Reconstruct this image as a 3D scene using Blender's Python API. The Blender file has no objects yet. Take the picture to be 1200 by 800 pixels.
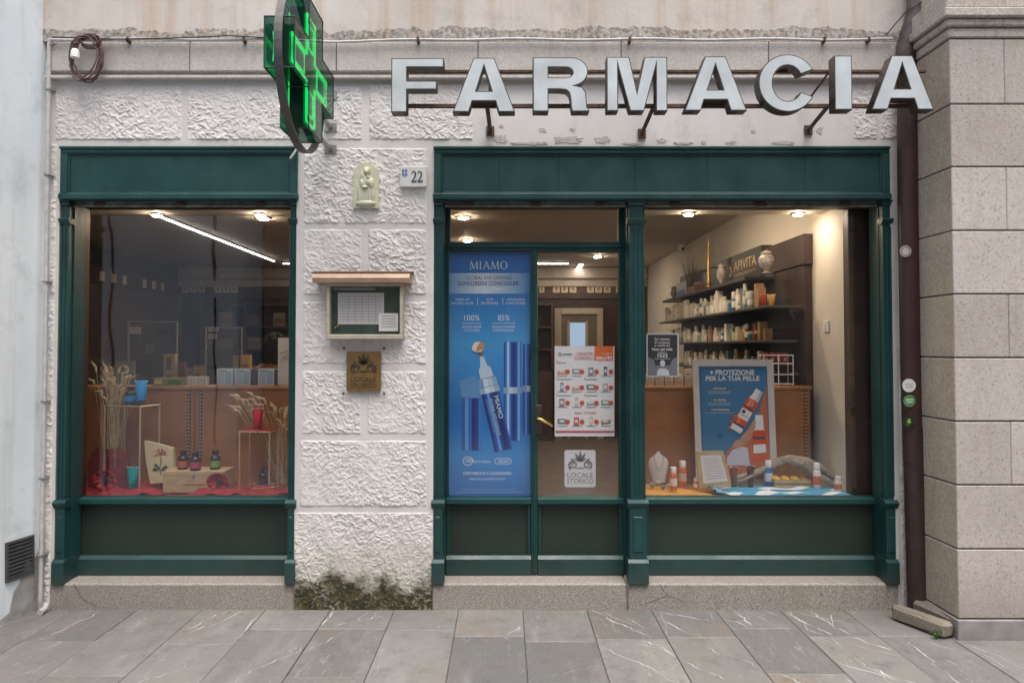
import bpy, bmesh, math, random
import numpy as np
from mathutils import Vector, Matrix
random.seed(7); rng = np.random.default_rng(11)
R = math.radians
sc = bpy.context.scene
COL = sc.collection

# ------------------------------------------------------------------ camera
FPX, CX, HZ = 867.0, 591.0, 407.0          # focal length and vanishing point, photograph pixels (1200 wide)
D, ZC, PITCH = 4.563, 1.60, R(1.5)         # distance to the facade, eye height, slight upward tilt
OCY = HZ - FPX * math.tan(PITCH)           # optical centre row
cam_d = bpy.data.cameras.new('camera'); cam = bpy.data.objects.new('camera', cam_d); COL.objects.link(cam)
cam.location = (0, -D, ZC); cam.rotation_euler = (R(90) + PITCH, 0, 0)
cam_d.sensor_width = 36; cam_d.lens = FPX * 36 / 1200
cam_d.shift_x = (600 - CX) / 1200; cam_d.shift_y = (OCY - 400) / 1200
cam_d.clip_end = 500; cam_d.clip_start = 0.05
sc.camera = cam
# ------------------------------------------------------------------ sky and soft daylight
SUN_EL, SUN_AZ = 71, 16
wd = bpy.data.worlds.new('World'); sc.world = wd; wd.use_nodes = True
nt = wd.node_tree; bg = nt.nodes['Background']
sky = nt.nodes.new('ShaderNodeTexSky'); sky.sky_type = 'NISHITA'; sky.sun_disc = False
sky.sun_elevation = R(SUN_EL); sky.sun_rotation = R(180 - SUN_AZ); sky.dust_density = 4.0; sky.air_density = 1.0
hs = nt.nodes.new('ShaderNodeHueSaturation'); hs.inputs['Saturation'].default_value = 0.42
nt.links.new(sky.outputs[0], hs.inputs['Color']); nt.links.new(hs.outputs[0], bg.inputs[0])
bg.inputs[1].default_value = 0.15
sd = bpy.data.lights.new('sun', 'SUN'); sun = bpy.data.objects.new('sun', sd); COL.objects.link(sun)
sd.energy = 1.5; sd.angle = R(42); sd.color = (1.0, 0.955, 0.90)
sun.rotation_euler = (R(90 - SUN_EL), 0, R(SUN_AZ)); sun.location = (0, -6, 12)
sc.view_settings.view_transform = 'Standard'; sc.view_settings.look = 'None'
sc.view_settings.exposure = 0.90; sc.view_settings.gamma = 1.0; sc.view_settings.use_curve_mapping = False
sc.cycles.use_denoising = True; sc.cycles.max_bounces = 10; sc.cycles.transparent_max_bounces = 24
sc.cycles.sample_clamp_indirect = 6.0; sc.cycles.caustics_reflective = False; sc.cycles.caustics_refractive = False

# ------------------------------------------------------------------ helpers
CP, SP = math.cos(PITCH), math.sin(PITCH)
def W(px, py, y):                          # photograph pixel -> point on the plane at depth y
    u = (px - CX) / FPX; v = (OCY - py) / FPX
    dy = CP - SP * v; dz = SP + CP * v
    t = (D + y) / dy
    return Vector((u * t, y, ZC + dz * t))
def X(px, py, y=0.0): return W(px, py, y).x
def Z(py, y=0.0): return W(CX, py, y).z

WORLD = {}
def obj(name, me, mat, parent=None, kind=None, label=None):
    me.name = name
    o = bpy.data.objects.new(name, me); COL.objects.link(o)
    if mat is not None:
        me.materials.clear(); me.materials.append(mat)
    if parent is not None:
        o.parent = parent
        if parent in WORLD: o.location = -WORLD[parent]
    if kind: o['kind'] = kind
    if label: o['label'] = label
    return o
def tag(o, label, cat, group=None):
    o['label'] = label; o['category'] = cat
    if group: o['group'] = group
    return o
def thing(name, label, cat, loc=(0, 0, 0), group=None, world=True, rz=0):
    o = bpy.data.objects.new(name, None); COL.objects.link(o); o.empty_display_size = .05
    o.location = loc; o.rotation_euler = (0, 0, rz)
    if world: WORLD[o] = Vector(loc)
    return tag(o, label, cat, group)
def dup(root, loc, rz=None, label=None):
    r = root.copy(); COL.objects.link(r); r.location = loc
    if rz is not None: r.rotation_euler = (0, 0, rz)
    if label: r['label'] = label
    for ch in list(root.children):
        c = ch.copy(); COL.objects.link(c); c.parent = r
        for g in ch.children:
            d = g.copy(); COL.objects.link(d); d.parent = c
    return r

class MB:
    def __init__(s): s.v = []; s.f = []; s.smooth = False
    def add(s, vs, fs):
        n = len(s.v); s.v += [tuple(p) for p in vs]; s.f += [tuple(i + n for i in f) for f in fs]; return s
    def box(s, x0, x1, y0, y1, z0, z1, b=0.0):
        if x0 > x1: x0, x1 = x1, x0
        if y0 > y1: y0, y1 = y1, y0
        if z0 > z1: z0, z1 = z1, z0
        b = min(b, (x1 - x0) * .45, (y1 - y0) * .45, (z1 - z0) * .45)
        if b <= 0:
            return s.add([(x0,y0,z0),(x1,y0,z0),(x1,y1,z0),(x0,y1,z0),(x0,y0,z1),(x1,y0,z1),(x1,y1,z1),(x0,y1,z1)],
                         [(0,3,2,1),(4,5,6,7),(0,1,5,4),(1,2,6,5),(2,3,7,6),(3,0,4,7)])
        bm = bmesh.new(); bmesh.ops.create_cube(bm, size=1)
        for v in bm.verts:
            v.co = Vector(((x0+x1)/2 + v.co.x*(x1-x0), (y0+y1)/2 + v.co.y*(y1-y0), (z0+z1)/2 + v.co.z*(z1-z0)))
        bmesh.ops.bevel(bm, geom=bm.edges[:], offset=b, segments=1, affect='EDGES', profile=.5)
        bm.verts.index_update()
        s.add([v.co[:] for v in bm.verts], [[v.index for v in f.verts] for f in bm.faces]); bm.free(); return s
    def tube(s, pts, r, n=8, cap=True):
        s.smooth = True
        pts = [Vector(p) for p in pts]; m = len(pts)
        rs = [r] * m if not hasattr(r, '__len__') else r
        up = None; vs = []; fs = []
        for i, p in enumerate(pts):
            t = (pts[min(i+1, m-1)] - pts[max(i-1, 0)])
            t = t.normalized() if t.length > 1e-9 else Vector((0,0,1))
            if up is None:
                up = Vector((0,0,1)) if abs(t.z) < .9 else Vector((1,0,0))
            a = t.cross(up); a = a.normalized() if a.length > 1e-6 else t.orthogonal().normalized()
            up = a.cross(t).normalized()
            for k in range(n):
                th = 2*math.pi*k/n
                vs.append(p + rs[i]*(math.cos(th)*a + math.sin(th)*up))
        for i in range(m-1):
            for k in range(n):
                fs.append((i*n+k, i*n+(k+1)%n, (i+1)*n+(k+1)%n, (i+1)*n+k))
        if cap:
            fs.append(tuple(range(n))[::-1]); fs.append(tuple((m-1)*n+k for k in range(n)))
        return s.add(vs, fs)
    def lathe(s, prof, c=(0,0,0), n=16, sx=1, sy=1):
        s.smooth = True
        vs = []; fs = []; m = len(prof)
        for r, z in prof:
            for k in range(n):
                a = 2*math.pi*k/n
                vs.append((c[0]+sx*r*math.cos(a), c[1]+sy*r*math.sin(a), c[2]+z))
        for i in range(m-1):
            for k in range(n):
                fs.append((i*n+k, i*n+(k+1)%n, (i+1)*n+(k+1)%n, (i+1)*n+k))
        fs.append(tuple(range(n))[::-1]); fs.append(tuple((m-1)*n+k for k in range(n)))
        return s.add(vs, fs)
    def prism(s, pts, y0, y1):                      # polygon in x,z extruded along y
        n = len(pts)
        vs = [(x, y0, z) for x, z in pts] + [(x, y1, z) for x, z in pts]
        fs = [tuple(range(n)), tuple(range(2*n-1, n-1, -1))] + [(i, i+n, (i+1)%n+n, (i+1)%n) for i in range(n)]
        return s.add(vs, fs)
    def prismx(s, pts, x0, x1):                     # polygon in y,z extruded along x
        n = len(pts)
        vs = [(x0, y, z) for y, z in pts] + [(x1, y, z) for y, z in pts]
        fs = [tuple(range(n))[::-1], tuple(range(n, 2*n))] + [(i, (i+1)%n, (i+1)%n+n, i+n) for i in range(n)]
        return s.add(vs, fs)
    def ellip(s, c, r, n=12, m=8):
        prof = []
        s.smooth = True
        for i in range(m+1):
            a = -math.pi/2 + math.pi*i/m
            prof.append((max(math.cos(a), .02), math.sin(a)))
        k = len(s.v)
        s.lathe(prof, (0,0,0), n)
        for i in range(k, len(s.v)):
            x, y, z = s.v[i]; s.v[i] = (c[0]+x*r[0], c[1]+y*r[1], c[2]+z*r[2])
        return s
    def xform(s, M):
        s.v = [tuple(M @ Vector(p)) for p in s.v]; return s
    def mesh(s, name='m'):
        me = bpy.data.meshes.new(name); me.from_pydata(s.v, [], s.f); me.update()
        bm = bmesh.new(); bm.from_mesh(me); bmesh.ops.recalc_face_normals(bm, faces=bm.faces); bm.to_mesh(me); bm.free()
        if s.smooth:
            me.shade_smooth(); me.set_sharp_from_angle(angle=R(40))
        return me
    def builds(s, name, mat, parent=None):          # one object for each separate piece
        adj = {}; par = list(range(len(s.v)))
        def find(i):
            while par[i] != i: par[i] = par[par[i]]; i = par[i]
            return i
        for f in s.f:
            for i in f[1:]: par[find(i)] = find(f[0])
        for f in s.f: adj.setdefault(find(f[0]), []).append(f)
        out = []
        for fs in adj.values():
            ids = sorted({i for f in fs for i in f}); mp_ = {i: k for k, i in enumerate(ids)}
            q = MB(); q.v = [s.v[i] for i in ids]; q.f = [tuple(mp_[i] for i in f) for f in fs]; q.smooth = s.smooth
            out.append(q.build(name, mat, parent))
        return out
    def build(s, name, mat, parent=None, kind=None, label=None):
        return obj(name, s.mesh(name), mat, parent, kind, label)

def pbox(name, mat, parent, px0, py0, px1, py1, y0, y1, b=.002, ref=None):
    """box whose front face (plane y0) covers a rectangle seen in the photograph"""
    pm = ref if ref is not None else (py0 + py1) / 2
    return MB().box(X(px0, pm, y0), X(px1, pm, y0), y0, y1, Z(py1, y0), Z(py0, y0), b).build(name, mat, parent)

def curve_mesh(contours, depth, offset=0.0, bevel=0.0):
    """closed contours (holes included) in x,z, filled; front face at y=0, body behind it to y=depth"""
    cu = bpy.data.curves.new('c', 'CURVE'); cu.dimensions = '2D'; cu.fill_mode = 'BOTH'
    cu.extrude = depth/2; cu.offset = offset; cu.bevel_depth = bevel; cu.bevel_resolution = 1
    for c in contours:
        sp = cu.splines.new('POLY'); sp.points.add(len(c)-1); sp.use_cyclic_u = True
        for p, (x, z) in zip(sp.points, c): p.co = (x, z, 0, 1)
    o = bpy.data.objects.new('c', cu)
    me = bpy.data.meshes.new_from_object(o)
    bpy.data.objects.remove(o); bpy.data.curves.remove(cu)
    me.transform(Matrix(((1,0,0,0),(0,0,-1,depth/2),(0,1,0,0),(0,0,0,1))))
    return me
_tc = {}
def text_mesh2d(s, bold=0.0, shear=0.0):
    cu = bpy.data.curves.new('t', 'FONT'); cu.body = s; cu.size = 1; cu.offset = bold; cu.shear = shear
    cu.resolution_u = 3; cu.fill_mode = 'FRONT'
    o = bpy.data.objects.new('t', cu); me = bpy.data.meshes.new_from_object(o)
    bpy.data.objects.remove(o); bpy.data.curves.remove(cu)
    return me
def text_on(s, origin, U, V, mat, parent, name='lettering', bold=0.012, shear=0.0):
    """string fitted into the parallelogram origin, U (width), V (height)"""
    me = text_mesh2d(s, bold, shear)
    n = len(me.vertices)
    if n == 0: return None
    co = np.empty(n*3); me.vertices.foreach_get('co', co); co = co.reshape(-1, 3)
    mn, mx = co.min(0), co.max(0); sp = np.maximum(mx-mn, 1e-6)
    a = (co[:, 0]-mn[0])/sp[0]; b = (co[:, 1]-mn[1])/sp[1]
    out = np.array(origin)[None] + a[:, None]*np.array(U)[None] + b[:, None]*np.array(V)[None]
    me.vertices.foreach_set('co', out.ravel()); me.update()
    return obj(name, me, mat, parent)
def ptext(s, px0, py0, px1, py1, y, mat, parent, name='lettering', bold=0.012, shear=0.0):
    a = W(px0, py1, y); b = W(px1, py0, y); pm = (py0+py1)/2
    x0, x1 = X(px0, pm, y), X(px1, pm, y)
    return text_on(s, (x0, y, a.z), (x1-x0, 0, 0), (0, 0, b.z-a.z), mat, parent, name, bold, shear)
def ppoly(name, mat, parent, pts, y, d=.0006):
    return MB().prism([(W(a, b, y).x, W(a, b, y).z) for a, b in pts], y, y+d).build(name, mat, parent)
def prect(name, mat, parent, a, b, c, d, y, t=.0006):
    return ppoly(name, mat, parent, [(a, d), (c, d), (c, b), (a, b)], y, t)
def arc(cx, cz, rx, rz, a0, a1, n=16):
    return [(cx+rx*math.cos(R(a0+(a1-a0)*i/n)), cz+rz*math.sin(R(a0+(a1-a0)*i/n))) for i in range(n+1)]

# ------------------------------------------------------------------ materials
_mc = {}
def srgb(r, g, b):
    f = lambda c: (c/255/12.92 if c/255 <= .04045 else ((c/255+.055)/1.055)**2.4)
    return (f(r), f(g), f(b))
class NG:
    def __init__(s, name):
        s.m = bpy.data.materials.new(name); s.m.use_nodes = True; s.t = s.m.node_tree; s.t.nodes.clear()
        s.out = s.t.nodes.new('ShaderNodeOutputMaterial')
    def n(s, typ, **kw):
        x = s.t.nodes.new(typ)
        for k, v in kw.items():
            if k[0] == '_': setattr(x, k[1:], v)
            else:
                key = k.replace('__', ' '); x.inputs[key].default_value = v
        return x
    def l(s, a, b): s.t.links.new(a, b)
    def coord(s, scale=(1,1,1), rot=(0,0,0), rnd=False):
        tc = s.n('ShaderNodeTexCoord'); o = tc.outputs['Object']
        if rnd:
            oi = s.n('ShaderNodeObjectInfo'); m = s.n('ShaderNodeMath', _operation='MULTIPLY'); s.l(oi.outputs['Random'], m.inputs[0]); m.inputs[1].default_value = 37
            a = s.n('ShaderNodeVectorMath', _operation='ADD'); s.l(o, a.inputs[0]); s.l(m.outputs[0], a.inputs[1]); o = a.outputs[0]
        mp = s.n('ShaderNodeMapping'); s.l(o, mp.inputs[0]); mp.inputs['Scale'].default_value = scale; mp.inputs['Rotation'].default_value = rot
        return mp.outputs[0]
    def noise(s, co, scale, detail=4, rough=.55, dist=0):
        x = s.n('ShaderNodeTexNoise'); s.l(co, x.inputs['Vector']); x.inputs['Scale'].default_value = scale
        x.inputs['Detail'].default_value = detail; x.inputs['Roughness'].default_value = rough; x.inputs['Distortion'].default_value = dist
        return x.outputs['Fac']
    def ramp(s, f, a, b, ca=(0,0,0), cb=(1,1,1)):
        x = s.n('ShaderNodeValToRGB'); s.l(f, x.inputs[0]); e = x.color_ramp.elements
        e[0].position = a; e[0].color = (*ca, 1); e[1].position = b; e[1].color = (*cb, 1); return x.outputs[0]
    def mix(s, f, a, b, typ='MIX'):
        x = s.n('ShaderNodeMix', _data_type='RGBA', _blend_type=typ)
        for i, v in ((0, f), (6, a), (7, b)):
            if hasattr(v, 'links') or hasattr(v, 'is_linked'): s.l(v, x.inputs[i])
            elif i == 0: x.inputs[0].default_value = v
            else: x.inputs[i].default_value = (*v, 1)
        return x.outputs[2]
    def math(s, op, a, b=None):
        x = s.n('ShaderNodeMath', _operation=op)
        for i, v in ((0, a), (1, b)):
            if v is None: continue
            if hasattr(v, 'is_linked'): s.l(v, x.inputs[i])
            else: x.inputs[i].default_value = v
        return x.outputs[0]
    def finish(s, col, rough=.6, metal=0, height=None, hs=.3, hd=.01, spec=.5, emit=None, es=0):
        p = s.n('ShaderNodeBsdfPrincipled')
        if hasattr(col, 'is_linked'): s.l(col, p.inputs['Base Color'])
        else: p.inputs['Base Color'].default_value = (*col, 1)
        if hasattr(rough, 'is_linked'): s.l(rough, p.inputs['Roughness'])
        else: p.inputs['Roughness'].default_value = rough
        p.inputs['Metallic'].default_value = metal; p.inputs['Specular IOR Level'].default_value = spec
        if emit: p.inputs['Emission Color'].default_value = (*emit, 1); p.inputs['Emission Strength'].default_value = es
        if height is not None:
            b = s.n('ShaderNodeBump'); b.inputs['Strength'].default_value = hs; b.inputs['Distance'].default_value = hd
            s.l(height, b.inputs['Height']); s.l(b.outputs[0], p.inputs['Normal'])
        s.l(p.outputs[0], s.out.inputs[0]); return s.m
def sc3(c, k): return tuple(min(1, x*k) for x in c)
def mat(name, col, rough=.6, metal=0, var=.12, scale=9, bump=.0, bscale=90, rnd=False, spec=.5):
    if name in _mc: return _mc[name]
    g = NG(name); co = g.coord(rnd=rnd)
    f = g.noise(co, scale, 5)
    c = g.ramp(f, .3, .7, sc3(col, 1-var), sc3(col, 1+var))
    h = g.noise(co, bscale, 3) if bump else None
    _mc[name] = g.finish(c, rough, metal, h, bump, .004, spec); return _mc[name]
def emis(name, col, s):
    if name in _mc: return _mc[name]
    g = NG(name); e = g.n('ShaderNodeEmission'); e.inputs[0].default_value = (*col, 1); e.inputs[1].default_value = s
    g.l(e.outputs[0], g.out.inputs[0]); _mc[name] = g.m; return g.m
def thin_glass(name, tint=(1,1,1), f0=.06, rough=0.0, extra=0.0):
    g = NG(name)
    ge = g.n('ShaderNodeNewGeometry'); dt = g.n('ShaderNodeVectorMath', _operation='DOT_PRODUCT')
    g.l(ge.outputs['Normal'], dt.inputs[0]); g.l(ge.outputs['Incoming'], dt.inputs[1])
    c = g.math('ABSOLUTE', dt.outputs['Value']); c = g.math('SUBTRACT', 1.0, c); c = g.math('POWER', c, 5.0)
    f = g.math('MULTIPLY_ADD', c, 1-f0); f.node.inputs[2].default_value = f0
    tr = g.n('ShaderNodeBsdfTransparent'); tr.inputs[0].default_value = (*tint, 1)
    gl = g.n('ShaderNodeBsdfGlossy'); gl.inputs['Roughness'].default_value = rough
    mx = g.n('ShaderNodeMixShader'); g.l(f, mx.inputs[0]); g.l(tr.outputs[0], mx.inputs[1]); g.l(gl.outputs[0], mx.inputs[2])
    last = mx.outputs[0]
    if extra:
        df = g.n('ShaderNodeBsdfDiffuse'); df.inputs[0].default_value = (*sc3(tint, .5), 1)
        m2 = g.n('ShaderNodeMixShader'); m2.inputs[0].default_value = extra; g.l(last, m2.inputs[1]); g.l(df.outputs[0], m2.inputs[2]); last = m2.outputs[0]
    g.l(last, g.out.inputs[0]); return g.m

def m_stucco(name, moss=False):
    g = NG(name); co = g.coord(); wide = g.noise(co, 1.3, 4); fine = g.noise(co, 26, 4)
    c = g.ramp(wide, .32, .68, (.66,.61,.585), (.765,.725,.70))
    c = g.mix(g.ramp(fine, .52, .78), c, (.52,.475,.44)); c = g.mix(g.math('MULTIPLY', g.ramp(g.noise(co, 5, 6, .7), .55, .72), .35), c, (.50,.46,.43))
    st = g.noise(g.coord((7,7,.7)), 2.2, 4); c = g.mix(g.math('MULTIPLY', g.ramp(st, .55, .75), .35), c, (.55,.50,.46))
    if moss:
        sx = g.n('ShaderNodeSeparateXYZ'); g.l(g.coord(), sx.inputs[0])
        k = g.math('MULTIPLY_ADD', g.noise(co, 4.5, 7, .72), .52); g.l(sx.outputs[2], k.node.inputs[2])
        low = g.ramp(k, .38, .49, (1,1,1), (0,0,0)); f2 = g.noise(co, 34, 5, .7)
        hol = g.ramp(g.math('MULTIPLY_ADD', sx.outputs[1], 90.0), .12, .50); hol.node.inputs[0].links[0].from_node.inputs[2].default_value = .95
        msk = g.math('MULTIPLY', g.math('MULTIPLY', low, g.ramp(f2, .20, .42)), g.math('MULTIPLY_ADD', hol, .45)); msk.node.inputs[1].links[0].from_node.inputs[2].default_value = .52
        damp = g.ramp(k, .42, .70, (1,1,1), (0,0,0)); c = g.mix(g.math('MULTIPLY', damp, .55), c, (.36,.33,.24))
        c = g.mix(msk, c, g.ramp(g.noise(co, 18, 3), .35, .65, (.022,.023,.009), (.070,.062,.022)))
    return g.finish(c, .85, 0, g.noise(co, 95, 5, .75), .55, .004, .25)
def m_plaster(name, ca, cb, stain, zline=None, sk=.6):
    g = NG(name); co = g.coord(); wide = g.noise(co, 1.1, 5)
    c = g.ramp(wide, .3, .7, ca, cb)
    st = g.noise(g.coord((5,5,.35)), 1.5, 5, .6); c = g.mix(g.math('MULTIPLY', g.ramp(st, .5, .72), sk), c, stain)
    bl = g.noise(co, 5, 6, .65); c = g.mix(g.math('MULTIPLY', g.ramp(bl, .53, .72), .42), c, sc3(ca, .66))
    if zline is not None:                       # lichen that grew along the ledge
        sx = g.n('ShaderNodeSeparateXYZ'); g.l(co, sx.inputs[0])
        dz = g.math('SUBTRACT', sx.outputs[2], zline); nz = g.noise(co, 3.2, 5, .7)
        k = g.math('MULTIPLY_ADD', nz, -.20); g.l(dz, k.node.inputs[2])
        low = g.math('LESS_THAN', k, -.062)
        sp = g.ramp(g.noise(co, 42, 6, .8), .36, .60)
        c = g.mix(g.math('MULTIPLY', g.math('MULTIPLY', low, sp), .85), c, (.11,.10,.085))
    return g.finish(c, .88, 0, g.noise(co, 45, 5), .22, .006, .2)
def m_speckle(name, a, b, c_, scale=140, rough=.7, bump=.12, stain=None, tint=0):
    g = NG(name); co = g.coord(rnd=True); f = g.noise(co, scale, 2, .6)
    c = g.mix(g.ramp(f, .40, .60), a, b); c = g.mix(g.ramp(g.noise(co, scale*1.7, 2), .6, .66), c, c_)
    w = g.noise(co, 2.2, 5, .6); c = g.mix(g.ramp(w, .3, .75, (0,0,0), (.32,.32,.32)), c, sc3(a, .55))
    if stain: c = g.mix(g.math('MULTIPLY', g.ramp(g.noise(g.coord((3,3,1), rnd=True), 3.1, 6, .65), .54, .70), .6), c, stain)
    if tint:
        sx = g.n('ShaderNodeSeparateXYZ'); g.l(g.coord(), sx.inputs[0]); k = g.math('MULTIPLY_ADD', g.noise(g.coord(), 6, 6, .7), .5); g.l(sx.outputs[2], k.node.inputs[2])
        c = g.mix(g.math('MULTIPLY', g.ramp(k, .36, .72, (1,1,1), (0,0,0)), .5), c, (.26,.225,.19))
        sk_ = g.noise(g.coord((9,9,.5)), 2.0, 5, .7); c = g.mix(g.math('MULTIPLY', g.ramp(sk_, .56, .72), .35), c, (.34,.295,.26))
    if tint:                                   # each block its own shade
        oi = g.n('ShaderNodeObjectInfo'); c = g.mix(1.0, c, g.ramp(oi.outputs['Random'], 0, 1, (1-tint, 1-tint*1.05, 1-tint*1.1), (1, 1, 1)), 'MULTIPLY')
    return g.finish(c, rough, 0, f, bump, .004, .3)
def m_paver():
    g = NG('grey_limestone'); co = g.coord(rnd=True)
    oi = g.n('ShaderNodeObjectInfo')
    base = g.ramp(oi.outputs['Random'], 0, 1, (.128,.123,.118), (.225,.213,.200))
    w = g.noise(co, 3.0, 6, .62); c = g.mix(g.ramp(w, .35, .72, (0,0,0), (.5,.5,.5)), base, (.125,.12,.118))
    f = g.noise(co, 120, 3); c = g.mix(g.ramp(f, .45, .75, (0,0,0), (.3,.3,.3)), c, (.30,.295,.285))
    br = g.noise(co, 1.4, 3); c = g.mix(g.ramp(br, .54, .74, (0,0,0), (.65,.65,.65)), c, (.20,.155,.12))
    hz_ = g.noise(g.coord((2.5,.7,1), (0,0,.5), True), 2.2, 6, .7); c = g.mix(g.ramp(hz_, .52, .74, (0,0,0), (.42,.42,.42)), c, (.33,.32,.31))
    dk = g.noise(co, 9, 6, .7); c = g.mix(g.ramp(dk, .54, .70, (0,0,0), (.5,.5,.5)), c, (.085,.08,.076))
    mp = g.coord((5.5,.75,1), (0,0,.42), True); n = g.noise(mp, .9, 6, .52); line = g.math('LESS_THAN', g.math('ABSOLUTE', g.math('SUBTRACT', n, .5)), .0012)
    c = g.mix(g.math('MULTIPLY', line, .35), c, (.5,.49,.48))
    vo = g.n('ShaderNodeTexVoronoi'); g.l(co, vo.inputs['Vector']); vo.inputs['Scale'].default_value = 7.0
    sp = g.math('MULTIPLY', g.math('LESS_THAN', vo.outputs['Distance'], .085), g.ramp(g.noise(co, 2.7, 2), .52, .56)); c = g.mix(g.math('MULTIPLY', sp, .45), c, (.07,.066,.062))
    return g.finish(c, g.ramp(w, .3, .7, (.38,.38,.38), (.6,.6,.6)), 0, g.noise(co, 70, 4), .12, .004, .45)

def m_paint(name, col, worn):
    g = NG(name); co = g.coord(); f = g.noise(co, 4, 6, .6)
    c = g.ramp(f, .3, .72, sc3(col, .80), sc3(col, 1.25))
    fd = g.noise(g.coord((6,6,.8)), 2.4, 5, .65); c = g.mix(g.math('MULTIPLY', g.ramp(fd, .5, .75), .35*worn), c, (.035,.085,.082))
    sc_ = g.noise(co, 26, 6, .75); c = g.mix(g.math('MULTIPLY', g.ramp(sc_, .66, .72), .55*worn), c, (.10,.14,.13))
    sx = g.n('ShaderNodeSeparateXYZ'); g.l(co, sx.inputs[0]); k = g.math('MULTIPLY_ADD', g.noise(co, 9, 5, .7), .35); g.l(sx.outputs[2], k.node.inputs[2])
    c = g.mix(g.math('MULTIPLY', g.ramp(k, .30, .50, (1,1,1), (0,0,0)), .45), c, (.060,.058,.048))
    return g.finish(c, g.ramp(f, .3, .7, (.34,.34,.34), (.55,.55,.55)), 0, g.noise(g.coord((40,40,6)), 5, 4), .12, .003)
GREEN = m_paint('green_gloss_paint', (.0062,.046,.044), .6)
GREEN2 = m_paint('green_gloss_paint_worn', (.0080,.052,.050), 1.2)
DKGREEN = mat('dark_olive_panel', (.019,.033,.024), .5, 0, .10, 3, .05, 200)
STUCCO = m_stucco('white_stucco'); STUCCOM = m_stucco('white_stucco_moss', True)
PLAIN = m_plaster('smooth_plaster', (.60,.565,.545), (.72,.69,.67), (.52,.48,.45), sk=.35)
UPPER = m_plaster('upper_plaster', (.50,.44,.395), (.68,.62,.575), (.47,.32,.21), zline=Z(45, -.03)+.02, sk=.75)
BLUEW = m_plaster('bluish_white_plaster', (.70,.75,.78), (.86,.89,.91), (.58,.61,.62), sk=.7)
STRING = m_speckle('string_course_stone', (.50,.455,.42), (.58,.535,.50), (.40,.36,.33), 60, .8, .1, (.36,.31,.26))
ASHLAR = m_speckle('beige_ashlar', (.545,.485,.445), (.60,.545,.505), (.36,.315,.285), 46, .8, .35, (.44,.37,.31), .22)
ASHLARS = m_speckle('cornice_stone', (.44,.39,.34), (.55,.49,.44), (.28,.25,.21), 50, .85, .25, (.17,.15,.12))
GRANITE = m_speckle('granite_step', (.40,.355,.31), (.20,.175,.15), (.56,.52,.48), 130, .65, .12, (.24,.205,.17))
PAVER = m_paver()
MORTAR = mat('joint_mortar', (.15,.145,.135), .9, 0, .2, 30)
GLASS = thin_glass('window_glass')
DKMETAL = mat('dark_brown_metal', (.045,.032,.028), .5, .2, .3, 12, .15, 80)
BROWNPIPE = mat('brown_painted_pipe', (.050,.024,.021), .42, 0, .22, 6, .1, 90)
GREYPIPE = mat('grey_pvc', (.52,.50,.48), .5, 0, .18, 20)
RUST = mat('rusty_iron', (.10,.055,.035), .8, .1, .45, 40, .3, 120)
STEEL = mat('galvanised_steel', (.35,.34,.32), .45, .6, .2, 20)
WOODP = mat('orange_wood_panel', (.34,.14,.048), .45, 0, .22, 5)
DKWOOD = mat('dark_brown_wood', (.045,.022,.016), .5, 0, .3, 7)
BLACK = mat('black_gap', (.008,.008,.008), .7, 0, .1)
WHITE = mat('white_paint', (.78,.77,.75), .5, 0, .05)
BRASS = mat('brass', (.55,.38,.12), .3, .9, .15, 20)
CREAM = mat('cream_wall_paint', (.62,.56,.47), .7, 0, .06, 2)
def flat(rgb, rough=.55, name=None):
    return mat(name or 'print_%d_%d_%d' % rgb, srgb(*rgb), rough, 0, .04, 30)

# ================================================================== ground
MB().box(-60, 60, -60, 14, -.3, -.012).build('ground', MORTAR, None, 'structure')
pav = bpy.data.objects.new('pavement', None); COL.objects.link(pav); pav['kind'] = 'structure'
pav['label'] = 'grey limestone street paving with white veins'
PW = .392
slabs = []
for k in range(-12, 12):
    xa = .112 + k*PW; y = 0.0
    first = True
    while y > -2.6:
        ln = random.uniform(.30, .62) if first else random.uniform(.55, .95)
        first = False
        y1 = max(y - ln, -2.7)
        dz = random.uniform(-.0015, .0015)
        MB().box(xa+.0015, xa+PW-.0015, y1+.0015, y-.0015, -.05, dz, .003).build('paving_stone', PAVER, pav)
        if y > -1.6: slabs.append((xa+.006, xa+PW-.006, y1+.006, y-.006, dz))
        y = y1
VEIN = mat('white_calcite', (.50,.49,.48), .5, 0, .25, 40)
def vein(sl, x, y, ang, L, w):
    xa, xb, ya, yb, dz = sl; m = MB(); n = max(5, int(L/.03)); pts = []
    for i in range(n+1):
        if not (xa < x < xb and ya < y < yb): break
        pts.append((x, y)); a = ang+random.gauss(0, .17)
        if random.random() < .12: a += random.choice((-1, 1))*.8
        x += math.cos(a)*L/n; y += math.sin(a)*L/n
    if len(pts) < 4: return
    k = len(pts); vs = []
    for i, (px, py) in enumerate(pts):
        q = w*max(.12, math.sin(math.pi*(i+.3)/k))*random.uniform(.5, 1.3); vs += [(px-q, py, dz+.0005), (px+q, py+q*.4, dz+.0005)]
    m.add(vs, [(2*i, 2*i+1, 2*i+3, 2*i+2) for i in range(k-1)]); m.build('white_vein', VEIN, pav)
random.seed(5)
for sl in slabs:
    if abs(sl[0]) > 3.3 or random.random() < .22: continue
    for _ in range(random.choice((1, 2, 2, 3) if sl[0] < .2 else (2, 3, 4, 5))):
        x, y = random.uniform(sl[0], sl[1]), random.uniform(sl[2], sl[3]); dr_ = R(random.gauss(55 if sl[0] < .3 else 118, 16)); L = random.uniform(.18, .9); w = random.choice((.0014, .002, .003, .0048))
        vein(sl, x, y, dr_, L, w); vein(sl, x, y, dr_+math.pi, L*.6, w)
        if random.random() < .35: vein(sl, x, y, dr_+random.choice((-.7, .7)), L*.5, w*.7)
random.seed(7)
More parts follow.
